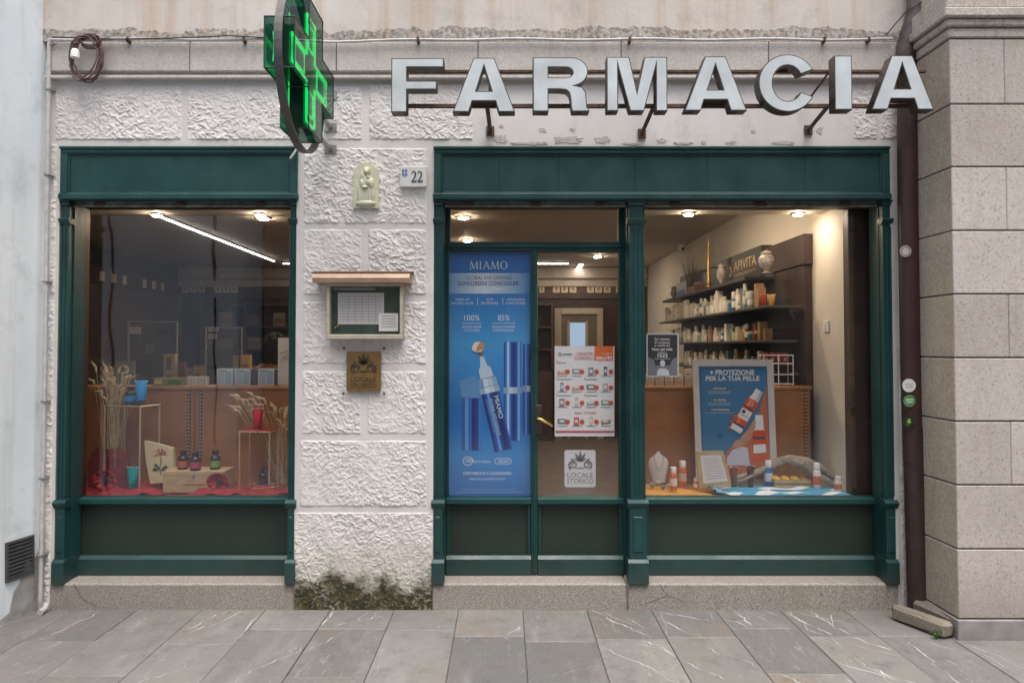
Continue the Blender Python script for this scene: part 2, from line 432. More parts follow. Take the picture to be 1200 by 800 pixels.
pm = NG('paving_beyond'); br = pm.n('ShaderNodeTexBrick'); pm.l(pm.coord((1,1,1), (0,0,R(90))), br.inputs['Vector'])
br.inputs['Scale'].default_value = 1.0; br.inputs['Brick Width'].default_value = .8; br.inputs['Row Height'].default_value = PW; br.inputs['Mortar Size'].default_value = .004
br.inputs['Color1'].default_value = (.18,.18,.18,1); br.inputs['Color2'].default_value = (.22,.215,.21,1); br.inputs['Mortar'].default_value = (.09,.09,.09,1)
MB().box(-14, 14, -12, -2.72, -.05, -.001).build('street_paving', pm.finish(br.outputs[0], .55), None, 'structure')

# ================================================================== pharmacy facade
XWL, XWR = X(52, 400), 2.60
XA0, XA1 = X(70.5, 200, 0), X(347.5, 250, 0)          # left shopfront opening
XB0, XB1 = X(508.5, 250, 0), X(1045.5, 400, 0)        # right shopfront opening
ZOP = Z(171.5); ZST = Z(683)                           # opening top, step top
fac = thing('pharmacy_facade', 'pale pinkish-white building front with worm-textured stucco blocks around two green shopfronts', 'facade', (-.9, .1, 0))
ZS0, ZS1 = Z(88), Z(51)
wl = MB()
wl.box(XWL-2.2, XA0, .0, .3, -.02, ZOP); wl.box(XA1, XB0, .0, .3, -.02, ZOP); wl.box(XB1, XWR, 0, .3, -.02, ZOP)
wl.box(XWL-2.2, XWR+1.5, .0, .3, ZOP, ZS0+.005)
wl.build('wall', PLAIN, fac)
up = MB(); up.box(XWL-.2, XWR, -.030, .3, ZS1, 4.7); up.build('upper_wall', UPPER, fac)
# string course: separate stones, a thin lip under them and a back fill
MB().box(XWL, XWR, -.012, .3, ZS0+.006, ZS1-.001).build('string_course_bed', STRING, fac)
sx = [54, 222, 394, 560, 728, 901, 1062]
for a, b in zip(sx[:-1], sx[1:]):
    MB().box(X(a, 70, -.035)+.0025, X(b, 70, -.035)-.0025, -.035, -.008, ZS0+.012, ZS1-.004, .004).build('string_course_stone', STRING, fac)
MB().box(XWL, X(1062, 88), -.048, -.002, Z(92.5, -.04), Z(88.5, -.04), .004).build('string_course_lip', STRING, fac)

# worm-textured stucco blocks: a real relief, one mesh per block
def stucco_mesh(x0, x1, z0, z1, ang=-32, dens=1900, amp=.0068, base=.0045, h=.0036, spread=34, ln=(.022, .062), ew=.012):
    nx = max(4, int((x1-x0)/h)); nz = max(4, int((z1-z0)/h))
    xs = np.linspace(x0, x1, nx); zs = np.linspace(z0, z1, nz); hx = xs[1]-xs[0]; hz = zs[1]-zs[0]
    H = np.zeros((nz, nx))
    for _ in range(int(dens*(x1-x0)*(z1-z0))):
        cx, cz = rng.uniform(x0, x1), rng.uniform(z0, z1)
        a = math.radians(rng.normal(ang, spread)); L = rng.uniform(*ln); k = rng.normal(0, 14)
        t = np.linspace(-.5, .5, 11)*L
        th = a + k*t + 5*np.sin(t/L*4+rng.uniform(0, 6))*.08
        px = cx + np.cumsum(np.cos(th))*L/11 - np.sum(np.cos(th))*L/22
        pz = cz + np.cumsum(np.sin(th))*L/11 - np.sum(np.sin(th))*L/22
        r = rng.uniform(.0036, .0062); m = .02
        i0 = max(0, int((px.min()-m-x0)/hx)); i1 = min(nx, int((px.max()+m-x0)/hx)+1)
        j0 = max(0, int((pz.min()-m-z0)/hz)); j1 = min(nz, int((pz.max()+m-z0)/hz)+1)
        if i1 <= i0 or j1 <= j0: continue
        gx = xs[i0:i1][None, :, None]-px; gz = zs[j0:j1][:, None, None]-pz
        d2 = gx*gx+gz*gz; q = d2.argmin(2)
        dm = np.sqrt(np.take_along_axis(d2, q[..., None], 2)[..., 0])
        nxv, nzv = -np.sin(th)[q], np.cos(th)[q]
        sd = np.take_along_axis(gx, q[..., None], 2)[..., 0]*nxv + np.take_along_axis(gz, q[..., None], 2)[..., 0]*nzv
        rr = np.where(sd > 0, r*1.7, r*.75)
        endf = 1-(np.abs(q-5)/5.5)**3*.6
        prof = amp*rng.uniform(.55, 1.15)*np.exp(-(dm/rr)**2)*endf
        H[j0:j1, i0:i1] = np.maximum(H[j0:j1, i0:i1], prof)
    q1, q2, q3, q4 = rng.uniform(0, 6, 4); H *= .78+.22*np.sin(xs[None]*5.1+q1)*np.sin(zs[:, None]*6.3+q2)+.16*np.sin(xs[None]*13+zs[:, None]*9+q3)
    H += rng.normal(0, .0002, H.shape) + .0012*np.sin(xs[None]*23+zs[:, None]*17)
    ex = np.minimum(np.arange(nx), np.arange(nx)[::-1])[None]*hx; ez = np.minimum(np.arange(nz), np.arange(nz)[::-1])[:, None]*hz
    e = np.minimum(np.minimum(ex, ez)/ew, 1.0); e = e*e*(3-2*e)
    Y = -(base*.55 + H)*e + .002*(1-e)
    V = np.stack([np.broadcast_to(xs[None], H.shape), Y, np.broadcast_to(zs[:, None], H.shape)], -1).reshape(-1, 3)
    id = np.arange(nx*nz).reshape(nz, nx)
    Fq = np.stack([id[:-1, :-1], id[:-1, 1:], id[1:, 1:], id[1:, :-1]], -1).reshape(-1, 4)
    me = bpy.data.meshes.new('stucco_block')
    me.vertices.add(len(V)); me.vertices.foreach_set('co', V.ravel())
    me.loops.add(Fq.size); me.loops.foreach_set('vertex_index', Fq.ravel().astype(np.int32))
    me.polygons.add(len(Fq)); me.polygons.foreach_set('loop_start', np.arange(0, Fq.size, 4, dtype=np.int32))
    me.update(calc_edges=True); me.shade_smooth()
    return me
PL, PR, PM0, PM1 = X(354, 400), X(500, 400), X(424, 340), X(430.5, 340)
def sblock(x0, x1, pa, pb, m=STUCCO, **k):
    obj('stucco_block', stucco_mesh(x0, x1, Z(pb), Z(pa), **k), m, fac)
sblock(PL, PR, 173, 263)
for a, b in ((PL, PM0), (PM1, PR)): sblock(a, b, 268, 346)
sblock(PL, PR, 353, 427, ang=-20)
for a, b in ((PL, PM0), (PM1, PR)): sblock(a, b, 434, 509)
sblock(PL-.01, PR+.005, 515, 594, ang=-10, spread=70, ln=(.015, .045), dens=2900, amp=.0062)
sblock(XA1+.0008, XB0-.0008, 600, 718, STUCCOM, ew=.004, ang=10, spread=85, ln=(.015, .05), dens=2700, amp=.0064)
KW = dict(ang=-30, spread=45, ln=(.022, .055), dens=2600, amp=.0068)
sblock(X(64, 130), X(214, 130), 101, 165, **KW); sblock(X(219, 130), X(425, 130), 101, 165, **KW); sblock(X(432, 130), X(555, 130), 98, 165, **KW)
sblock(X(999, 130), X(1028, 130), 91, 164, **KW); sblock(X(1031, 130), X(1053, 130), 91, 164, **KW)
for a, b in ((168, 345), (351, 500), (506, 590), (596, 712)):
    sblock(X(56.5, 300), X(66, 300), a, b, **KW)
for a, b in ((292, 420), (426, 560), (566, 712)):
    sblock(X(1054, 400)-.01, X(1066, 400)+.015, a, b, **KW)
# flaked paint on the plain plaster above the right shopfront
FLAKE = mat('bare_render', (.47,.42,.385), .9, 0, .25, 30, .3, 60)
for i, (a, b, c, d) in enumerate(((577, 158, 596, 169), (648, 160, 682, 169), (697, 160, 716, 168), (770, 162, 782, 168), (822, 164, 828, 169), (957, 148, 965, 158), (632, 150, 640, 155), (730, 167, 748, 170), (600, 166, 640, 170), (790, 166, 812, 170), (850, 165, 862, 169), (905, 165, 930, 170), (668, 150, 674, 154), (585, 146, 590, 150), (880, 152, 886, 156))):
    n = 26; pts = []
    for k in range(n):
        t = 2*math.pi*k/n; q = random.uniform(.55, 1.15); cu_, sv_ = math.cos(t), math.sin(t); e_ = max(abs(cu_), abs(sv_))
        pts.append(((a+c)/2+(c-a)/2*cu_/e_**.7*q, (b+d)/2+(d-b)/2*sv_/e_**.7*q))
    ppoly('paint_flake', FLAKE, fac, pts[::-1], -.0025, .003)

# ================================================================== granite steps
def step(label, xa, xb, joints, y1):
    t = thing('granite_step', label, 'step', ((xa+xb)/2, .1, 0))
    xs_ = [xa]+joints+[xb]
    for a, b in zip(xs_[:-1], xs_[1:]):
        MB().box(a+.0015, b-.0015, -.005, y1, -.04, ZST, .010).build('step_stone', GRANITE, t)
    return t
s1 = step('speckled granite step under the left display window, cracked near its left end', X(57, 700), X(343.8, 700), [], .26)
s2 = step('long speckled granite step under the door and the right display window', X(505.6, 700), X(1054, 700), [X(735, 700)], .26)
CRK = mat('crack_line', (.09,.08,.07), .9)
def crack(par, pts, y, w=.0022, name='crack'):
    m = MB()
    P = [W(a, b, y) for a, b in pts]
    m.tube([(p.x, y, p.z) for p in P], [w*random.uniform(.5, 1.1) for _ in P], 5)
    m.build(name, CRK, par)
crack(s1, [(86, 684), (91, 691), (94, 697), (97, 702), (106, 705), (113, 710)], -.005)
crack(s1, [(322, 711), (325, 700), (326, 690), (328, 684)], -.005, .0015)
crack(s2, [(773, 684), (777, 691), (782, 697), (793, 701), (802, 705)], -.005); crack(s2, [(782, 697), (770, 702), (756, 707)], -.005, .0018)

# ================================================================== shopfronts
YF, YP, YR, YG = -.020, .004, .165, .190               # fascia, pilasters, recessed rails, glass
def fascia(t, a, b, c, d, joints=()):
    """a,c px edges; b,d py edges: raised border, sunk boards"""
    pm = (b+d)/2; x0, x1 = X(a, pm, YF), X(c, pm, YF); z1, z0 = Z(b, YF), Z(d, YF)
    f = MB(); e = .045
    f.box(x0, x1, YF, .12, z1-.040, z1, .004); f.box(x0-.006, x1+.006, YF-.012, .12, z0-.004, z0+.034, .006)
    f.box(x0, x0+e, YF, .12, z0+.034, z1-.040, .004); f.box(x1-e, x1, YF, .12, z0+.034, z1-.040, .004)
    f.box(x0-.004, x1+.004, YF-.010, .05, z1-.014, z1+.002, .004)
    fr = f.builds('fascia_border', GREEN2, t)
    m = MB(); g = .010
    m.box(x0+e, x1-e, YF+.008, .1, z1-.040-g, z1-.040, .003); m.box(x0+e, x1-e, YF+.008, .1, z0+.034, z0+.034+g, .003)
    m.box(x0+e, x0+e+g, YF+.008, .1, z0+.034+g, z1-.040-g, .003); m.box(x1-e-g, x1-e, YF+.008, .1, z0+.034+g, z1-.040-g, .003)
    m.builds('fascia_moulding', GREEN2, t)
    xs_ = [x0+e+g]+[X(j, pm, YF) for j in joints]+[x1-e-g]
    for p, q in zip(xs_[:-1], xs_[1:]):
        MB().box(p+.0004, q-.0004, YF+.016, .08, z0+.034+g, z1-.040-g, .0008).build('fascia_board', GREEN, t)
    MB().box(x0+.02, x1-.02, .121, .28, Z(243, .19)+.0, z1-.02).build('lintel_box', DKWOOD, t)
    return x0, x1, z0, z1
def pilaster(t, x0, x1, flutes, yb=YP):
    w = x1-x0; p = MB()
    zt, zb = Z(233, YF)-.004, ZST
    zc = Z(241, yb); zd1, zd0 = Z(587, yb), Z(595, yb); zb1 = Z(658, yb)
    sh = MB(); sh.box(x0+w*.1, x1-w*.1, yb, yb+.045, zd1, zc, .004); sh.build('pilaster_shaft', GREEN, t)
    fl = MB()
    for k in range(flutes+1):
        xx = x0+w*.14+(w*.72)*k/flutes
        fl.box(xx-.005, xx+.005, yb-.007, yb+.01, zd1+.03, Z(266, yb), .003)
    fl.builds('pilaster_fluting', GREEN, t)
    c = MB(); c.box(x0-.004, x1+.004, yb-.020, yb+.047, zc+.022, zt, .004); c.box(x0+.004, x1-.004, yb-.012, yb+.047, zc, zc+.021, .004)
    zz = Z(259, yb); c.prismx([(yb-.004, zz-.018), (yb-.024, zz+.006), (yb-.024, zz+.012), (yb-.004, zz+.018), (yb+.045, zz+.018), (yb+.045, zz-.018)], x0-.004, x1+.004)
    c.builds('pilaster_capital', GREEN2, t)
    d = MB(); d.prismx([(yb-.010, zd0), (yb-.028, zd1-.012), (yb-.028, zd1-.006), (yb-.004, zd1+.010), (yb+.047, zd1+.010), (yb+.047, zd0)], x0-.010, x1+.010)
    d.box(x0+.002, x1-.002, yb-.010, yb+.047, zb1+.018, zd0-.001, .004)
    d.box(x0+w*.22, x1-w*.22, yb-.016, yb, zb1+.06, zd0-.05, .004)
    d.builds('pilaster_pedestal', GREEN, t)
    e = MB(); e.prismx([(yb-.028, zb), (yb-.028, zb1), (yb-.010, zb1+.018), (yb+.047, zb1+.018), (yb+.047, zb)], x0-.008, x1+.008)
    e.build('pilaster_base', GREEN, t)
def shutter(t, x0, x1):
    m = MB(); z1 = Z(233, .03); z0 = Z(243.5, .06)
    m.box(x0, x1, .05, .118, z0+.016, z1+.03, .004); m.tube([(x0, .052, z0+.012), (x1, .052, z0+.012)], .011, 8)
    m.build('shutter_bar', mat('grimy_shutter_metal', (.15,.16,.14), .65, .1, .5, 16, .3, 60), t)
    for f in (.13, .5, .86):
        xx = x0+(x1-x0)*f
        MB().box(xx-.035, xx+.035, .035, .06, z0+.006, z0+.03, .005).build('shutter_catch', RUST, t)
def jamb(t, x0, x1):            # moulded side frame reaching back to the recessed rails
    m = MB(); w = x1-x0
    m.box(x0, x1, YR+.004, .206, ZST, Z(243, .19), .003)
    m.box(x0+w*.55, x0+w*.85, YR-.006, YR+.02, ZST, Z(243, .19), .005)
    return m.build('side_frame', GREEN, t)
def lower(t, px0, px1, xl=None, xr=None):
    """sill rail, olive panel with beading and bottom rail of one bay"""
    x0, x1 = px0, px1
    zs1, zs0 = Z(583.5, YR-.02), Z(592, YR-.02); zp0 = Z(650.5, YR)
    m = MB(); m.prismx([(YR-.006, zs0), (YR-.030, zs0+.012), (YR-.030, zs1-.006), (YR-.010, zs1), (.245, zs1), (.245, zs0)], xl or x0, xr or x1); m.build('sill_rail', GREEN2, t)
    m = MB(); m.prismx([(YR-.018, ZST), (YR-.018, zp0-.020), (YR+.0, zp0), (.245, zp0), (.245, ZST)], xl or x0, xr or x1); m.build('bottom_rail', GREEN, t)
    m = MB(); m.box(x0, x0+.022, YR+.002, .24, zp0, zs0, .003); m.box(x1-.022, x1, YR+.002, .24, zp0, zs0, .003); m.builds('panel_stile', GREEN, t)
    MB().box(x0+.022, x1-.022, YR+.022, .235, zp0, zs0, 0).build('lower_panel', DKGREEN, t)
    return zs1
ZGT = Z(244, YG); ZGB = Z(584, YG)

# ---- left shopfront
t1 = thing('shopfront', 'green left shopfront with a single display window over an olive panel', 'shopfront', (X(208, 600), .1, ZST))
fx0, fx1, fz0, fz1 = fascia(t1, 70, 172, 348, 233)
pilaster(t1, X(71, 260, YP), X(82, 260, YP), 2); pilaster(t1, X(339.5, 260, YP), X(348, 260, YP), 2)
ja, jb = X(82.5, 400, YR), X(339.5, 260, YP)-.002
shutter(t1, X(83, 240, .05), jb)
gx0, gx1 = X(92.5, 400, YR), jb+.06
jamb(t1, ja-.05, gx0-.0)
lower(t1, X(87, 620, YR), gx1, xl=ja-.05)
MB().box(gx0, gx1, YG, YG+.008, ZGB-.01, ZGT+.01).build('pane', GLASS, t1)
MB().box(gx0, gx0+.020, YG-.010, YG+.05, ZGB, ZGT, .003).build('inner_frame', DKWOOD, t1)

MB().box(XA0+.001, X(81, 400, YP)-.004, .052, YR+.003, ZST, ZOP-.01).build('reveal_filler', GREEN, t1)  # dark filler boards added so the lit gap beside the pilasters stays dark
MB().box(X(341, 400, YP)+.004, XA1-.001, .052, YR+.003, ZST, ZOP-.01).build('reveal_filler', GREEN, t1)
# ---- right shopfront with door
t2 = thing('shopfront', 'wide green shopfront with a glazed door, blue poster bay and right display window', 'shopfront', (X(777, 600), .1, ZST))
fascia(t2, 508.5, 172, 1043, 233, joints=(585, 655, 745, 830, 944))
pa, pb = X(508.5, 260, YP), X(520, 260, YP); pc, pd = X(735.5, 260, YP), X(756, 260, YP); pe, pf = X(1033, 260, YP), X(1044.5, 260, YP)
pilaster(t2, pa, pb, 2); pilaster(t2, pc, pd, 3); pilaster(t2, pe, pf, 2)
shutter(t2, pb+.003, pc-.003); shutter(t2, pd+.003, pe-.003)
da, db = X(523.5, 400, YR), X(729, 400, YR); ea, eb = X(756, 400, YR), X(1024, 400, YR)
jamb(t2, da-.06, da); jamb(t2, db, db+.06); jamb(t2, ea-.03, ea); jamb(t2, eb, X(1034.5, 400, YR)+.04)
MB().box(XB0+.001, pb-.004, .052, YR+.003, ZST, ZOP-.01).build('reveal_filler', GREEN, t2)
MB().box(pc+.004, pd-.004, .052, YR+.003, ZST, ZOP-.01).build('reveal_filler', GREEN, t2)
MB().box(pe+.004, XB1-.001, .052, YR+.003, ZST, ZOP-.01).build('reveal_filler', GREEN, t2)
# transom over the door
zt0 = Z(293.5, YR); zt1 = Z(283.5, YR)
m = MB(); m.box(da, db, YR, .245, zt0, zt1, .003); m.box(da, db, YR-.016, YR+.02, zt0+.018, zt1-.016, .005); m.build('transom_rail', GREEN2, t2)
MB().box(da, db, YG, YG+.008, zt1-.01, ZGT+.01).build('pane', GLASS, t2)
m = MB(); m.box(da, da+.02, YR, YR+.05, zt1, ZGT, .002); m.box(db-.02, db, YR, YR+.05, zt1, ZGT, .002); m.builds('transom_frame', GREEN, t2)
# fixed poster bay (left) and door leaf (right)
ms0, ms1 = X(622, 400, YR), X(630, 400, YR)
m = MB(); m.box(ms0, ms1, YR-.012, .245, ZST+.004, zt0, .004); m.tube([((ms0+ms1)/2, YR-.012, ZST+.01), ((ms0+ms1)/2, YR-.012, zt0)], .008, 8); m.build('meeting_stile', GREEN, t2)
lower(t2, da, ms0)
MB().box(da, ms0, YG, YG+.008, ZGB-.01, zt0+.005).build('pane', GLASS, t2)
m = MB(); m.box(da, da+.012, YR, YR+.05, ZGB, zt0, .002); m.build('bay_stile', GREEN, t2)
dr = MB(); zs = lower(t2, ms1, db)
dr.box(db-.020, db, YR-.004, YR+.05, ZGB, zt0, .003); dr.box(ms1, db-.020, YR-.004, YR+.05, zt0-.008, zt0, .002)
dr.build('door_frame', GREEN, t2)
MB().box(ms1, db, YG, YG+.008, ZGB-.01, zt0+.005).build('door_pane', GLASS, t2)
# brass lever handle on a dark escutcheon
hx, hz = X(631, 492, YR), Z(492, YR)
hp = MB().box(hx-.022, hx+.022, YR-.020, YR-.012, Z(508, YR), Z(474, YR), .006).build('handle_plate', DKMETAL, t2)
hm = MB(); hm.tube([(hx-.004, YR-.02, hz+.012), (hx-.004, YR-.055, hz+.012), (hx+.012, YR-.062, hz+.010), (hx+.04, YR-.060, hz-.008), (hx+.062, YR-.058, hz-.018), (hx+.085, YR-.056, hz-.034)], [.010, .009, .010, .009, .008, .006], 10)
hm.build('door_handle', BRASS, t2)
# right display window
lower(t2, ea, X(1028, 620, YR), xr=X(1034.5, 400, YR)+.04)
MB().box(ea, eb, YG, YG+.008, ZGB-.01, ZGT+.01).build('pane', GLASS, t2)

# ================================================================== pillar fittings
# notice board with copper-coloured rain hood
nb = thing('notice_case', 'small glazed notice case with a timetable under a copper rain hood', 'notice case', (X(427, 397), 0, Z(397)))
YN = -.085
OAK = mat('weathered_beige_frame', (.46,.40,.31), .6, 0, .15, 18); COPPER = mat('copper_hood', (.50,.33,.22), .5, .0, .2, 12)
x0, x1, z0, z1 = X(382.5, 364, YN), X(472, 364, YN), Z(397.5, YN), Z(331, YN)
m = MB(); e = .030
m.box(x0, x1, YN, -.004, z0, z0+e, .004); m.box(x0, x1, YN, -.004, z1-.02, z1, .004); m.box(x0, x0+e*.62, YN, -.004, z0+e, z1-.02, .003); m.box(x1-e*.62, x1, YN, -.004, z0+e, z1-.02, .003)
m.builds('case_frame', OAK, nb)
MB().box(x0+.01, x1-.01, -.03, -.006, z0+.01, z1-.01).build('backing_board', mat('green_felt', (.045,.075,.055), .9, 0, .2, 25), nb)
MB().box(x0+.012, x1-.012, YN+.012, YN+.016, z0+.02, z1-.015).build('case_glass', GLASS, nb)
m = MB(); hz0 = z1-.002; a0, a1 = X(366, 325, -.13), X(480, 325, -.13)
m.prismx([(-.002, hz0), (-.125, hz0), (-.135, hz0+.026), (-.120, hz0+.052), (-.002, hz0+.066)], a0, a1)
m.build('rain_hood', COPPER, nb)
m = MB(); m.prismx([(-.002, hz0+.066), (-.118, hz0+.053), (-.122, hz0+.058), (-.002, hz0+.080)], a0-.008, a1+.010); m.build('hood_capping', RUST, nb)
YS = -.034
sh = prect('timetable_sheet', flat((205, 200, 198)), nb, 396, 343, 450, 380, YS)
INK = flat((60, 60, 62)); GREYP = flat((150, 146, 146)); PW_ = flat((225, 222, 218))
for r_ in range(9): prect('timetable_line', GREYP, nb, 399, 347+r_*3.4, 447, 347.6+r_*3.4, YS-.0012)
for c_ in (408, 416, 424, 432, 440): prect('timetable_rule', GREYP, nb, c_, 345, c_+.5, 378, YS-.0016)
prect('notice_slip', flat((232, 230, 226)), nb, 444, 367, 466.5, 388, YS-.002)
for r_ in range(5): prect('notice_line', GREYP, nb, 447, 370+r_*3.1, 463.5, 370.8+r_*3.1, YS-.0032)
prect('header_strip', flat((140, 150, 144)), nb, 390, 337, 440, 340, YS)
for k, (a, b) in enumerate(((393, 384), (396, 382), (437, 339))): MB().ellip((X(a, b, YS), YS-.004, Z(b, YS)), (.007, .005, .007), 8, 6).build('pin', BRASS, nb)

# bronze plaque with palmette
bp = thing('bronze_plaque', 'square bronze plaque with a raised palmette and scrolls below the notice case', 'plaque', (X(426, 457), 0, Z(457)))
BRZ = mat('bronze', (.24,.145,.055), .45, .55, .2, 25, .2, 90); BRZD = mat('dark_bronze', (.055,.045,.035), .5, .5, .2, 25)
pbox('plate', BRZ, bp, 406, 412, 446, 458, -.034, -.012, .003)
def palmette(par, cx, cy, s, y, m, name='palmette'):
    """three leaves and two scrolls; s = half width in photograph pixels"""
    def leaf(ang, L, w, ox, oy):
        c, q = math.cos(R(ang)), math.sin(R(ang)); out = []
        for t in np.linspace(0, 1, 7): out.append((t*L, w*math.sin(math.pi*t**.8)))
        for t in np.linspace(1, 0, 7)[1:-1]: out.append((t*L, -w*math.sin(math.pi*t**.8)))
        return [(cx+ox+u*c-v*q, cy+oy-(u*q+v*c)) for u, v in out]
    for ang, L, w in ((90, .95, .13), (122, .9, .12), (58, .9, .12), (150, .62, .11), (30, .62, .11)):
        ppoly(name+'_leaf', m, par, leaf(ang, L*s, w*s, 0, 0), y)
    for sgn in (-1, 1):
        mm = MB(); pts = []
        for i in range(26):
            t = i/25; a = R(-60)+t*R(560); r_ = s*(.40-.30*t)
            pts.append(W(cx+sgn*(.62*s+r_*math.cos(a)), cy+.28*s-r_*math.sin(a), y))
        mm.tube([(p.x, y, p.z) for p in pts], [(.075-.045*i/25)*s*D/FPX for i in range(26)], 6); mm.build(name+'_scroll', m, par)
        ppoly(name+'_leaf', m, par, leaf(90+sgn*-52, .5*s, .1*s, sgn*.45*s, .05*s), y)
    for k in range(-2, 3): ppoly(name+'_bead', m, par, [(cx+k*.13*s-.05*s, cy+.62*s), (cx+k*.13*s+.05*s, cy+.62*s), (cx+k*.13*s+.05*s, cy+.52*s), (cx+k*.13*s-.05*s, cy+.52*s)], y)
palmette(bp, 426, 427, 14.5, -.0365, BRZD)
ptext('LOCALE', 411, 441.5, 441, 447, -.0360, BRZD, bp, bold=.0); ptext('STORICO', 411, 449, 441, 454.5, -.0360, BRZD, bp, bold=.0)
for a, b in ((403, 408), (450, 408), (402, 461), (450, 461)):
    MB().ellip((X(a, b, -.02), -.02, Z(b, -.02)), (.008, .012, .008), 8, 6).build('fixing_screw', RUST, bp)

# house number tile
hn = thing('house_number_tile', 'white marble number tile reading 22 with a small blue shield', 'house number', (X(484, 219), 0, Z(219)))
MARB = mat('white_marble', (.66,.65,.64), .4, 0, .06, 12)
pbox('tile', MARB, hn, 468.5, 195, 500, 219, -.030, -.010, .003)
def two(par, x0, x1, z0, h, y, m):
    """serif figure 2 traced as a closed outline"""
    o = [(.05,.76),(.10,.92),(.30,1.0),(.52,1.0),(.74,.93),(.86,.77),(.84,.60),(.70,.42),(.50,.27),(.30,.13),(.72,.13),(.86,.16),(.93,.25),(.99,.25),(.92,0),(.02,0),(.02,.05),(.28,.28),(.48,.46),(.60,.62),(.63,.76),(.57,.88),(.45,.93),(.31,.92),(.20,.86),(.13,.76)]
    w = x1-x0; me = curve_mesh([[(x0+a*w, z0+b*h) for a, b in o]], .0012); me.transform(Matrix.Translation((0, y, 0)))
    obj('numeral', me, m, par)
NK = flat((52, 48, 48)); zz0, zz1 = Z(213.5, -.032), Z(200.5, -.032)
two(hn, X(482, 207, -.032), X(488.5, 207, -.032), zz0, zz1-zz0, -.0325, NK); two(hn, X(489, 207, -.032), X(495.5, 207, -.032), zz0, zz1-zz0, -.0325, NK)
VIO = flat((105, 110, 175))
for a, b in ((471.0, 198.5), (474.5, 198.5), (471.0, 202.8), (474.5, 202.8)): prect('shield_quarter', VIO, hn, a, b, a+2.7, b+3.2, -.0315)
ppoly('shield_point', VIO, hn, [(472.4, 206.2), (474.1, 207.4), (475.8, 206.2)], -.0315)

# cream relief of a seated veiled figure with a child
rl = thing('relief_plaque', 'small cream ceramic relief of a veiled figure holding a child', 'relief', (X(428, 244), 0, Z(244)))
CERA = mat('cream_ceramic', (.56,.55,.42), .35, 0, .1, 30)
x0, x1, z0, z1 = X(414, 218, -.03), X(443.5, 218, -.03), Z(243.5, -.03), Z(190, -.03); w_, h_ = x1-x0, z1-z0
MB().prism([(x0, z0), (x1, z0), (x1, z1-.045), (x0+w_*.72, z1-.012), (x0+w_*.5, z1), (x0+w_*.28, z1-.012), (x0, z1-.045)], -.026, -.006).build('slab', CERA, rl)
n1, n2 = 54, 96
us, vs_ = np.meshgrid(np.linspace(.03, .97, n1), np.linspace(.02, .97, n2))
Hh = np.zeros_like(us)
def blob(cu, cv, ru, rv, a, p=.5):
    global Hh
    d = 1-((us-cu)/ru)**2-((vs_-cv)/rv)**2; Hh = np.maximum(Hh, np.where(d > 0, a*np.maximum(d, 0)**p, 0))
blob(.50, .30, .34, .34, .016, .35); blob(.50, .10, .40, .07, .020, .4)
blob(.50, .56, .27, .16, .020); blob(.53, .80, .15, .10, .026); blob(.535, .775, .09, .065, .031); blob(.40, .66, .12, .17, .018)
blob(.60, .55, .12, .11, .030); blob(.60, .655, .075, .048, .034); blob(.36, .52, .09, .13, .026); blob(.48, .44, .17, .045, .030); blob(.73, .52, .08, .14, .022)
for k in range(5): blob(.24+.13*k, .25, .035, .19, .020)
edge = np.minimum(np.minimum(us-.03, .97-us), np.minimum(vs_-.02, .97-vs_))
g_ = MB(); g_.v = [(x0+u*w_, -.027-hh, z0+v*h_) for u, v, hh in zip(us.ravel(), vs_.ravel(), (Hh*np.clip(edge/.04, 0, 1)-.002*(Hh < .0005)).ravel())]
g_.f = [(j*n1+i, j*n1+i+1, (j+1)*n1+i+1, (j+1)*n1+i) for j in range(n2-1) for i in range(n1-1) if vs_[j+1, i] < .80+.17*(1-(abs(us[j, i]-.5)/.5)**1.5)]; g_.smooth = True
g_.build('relief_figure', CERA, rl)

# ================================================================== lettering FARMACIA
sg = thing('shop_sign', 'raised white FARMACIA letters with dark metal sides on an iron rail', 'sign', (X(777, 150), -.4, Z(130, -.4)))
YL = -.44; LD = .075
FACE = mat('opal_acrylic', (.53,.565,.58), .35, 0, .14, 6); SIDE = mat('oxidised_letter_side', (.075,.058,.052), .5, .35, .35, 25, .15, 80)
FACED = FACE
bowlo = arc(.70, .735, .31, .265, 90, -88, 14); bowli = arc(.60, .72, .13, .095, 90, -90, 10)
G = {
 'F': ([[(0,0),(.29,0),(.29,.42),(.84,.42),(.84,.58),(.29,.58),(.29,.83),(.97,.83),(.97,1),(0,1)]], .97),
 'A': ([[(0,0),(.30,0),(.365,.20),(.79,.20),(.855,0),(1.155,0),(.77,1),(.385,1)], [(.432,.385),(.578,.84),(.724,.385)]], 1.155),
 'R': ([[(0,0),(.285,0),(.285,.41),(.50,.41),(.61,.395),(.665,.34),(.685,.25),(.695,.10),(.715,0),(1.03,0),(1.03,.035),(.99,.08),(.98,.24),(.965,.36),(.90,.45),(.80,.475)]+bowlo[::-1][1:]+[(0,1)], [(.285,.63),(.285,.815)]+bowli], 1.03),
 'M': ([[(0,0),(.21,0),(.21,.82),(.43,0),(.69,0),(.91,.82),(.91,0),(1.12,0),(1.12,1),(.70,1),(.56,.36),(.42,1),(0,1)]], 1.12),
 'C': ([arc(.54, .50, .54, .53, 28, 332, 40)+arc(.54, .50, .28, .33, 330, 30, 32)], 1.08),
 'I': ([[(0,0),(.33,0),(.33,1),(0,1)]], .33)}
spots = (('F', 458.5, 520), ('A', 530.5, 603.6), ('R', 624.5, 690.5), ('M', 711, 782), ('A', 802, 875), ('C', 889, 957), ('I', 978, 998.5), ('A', 1021, 1094))
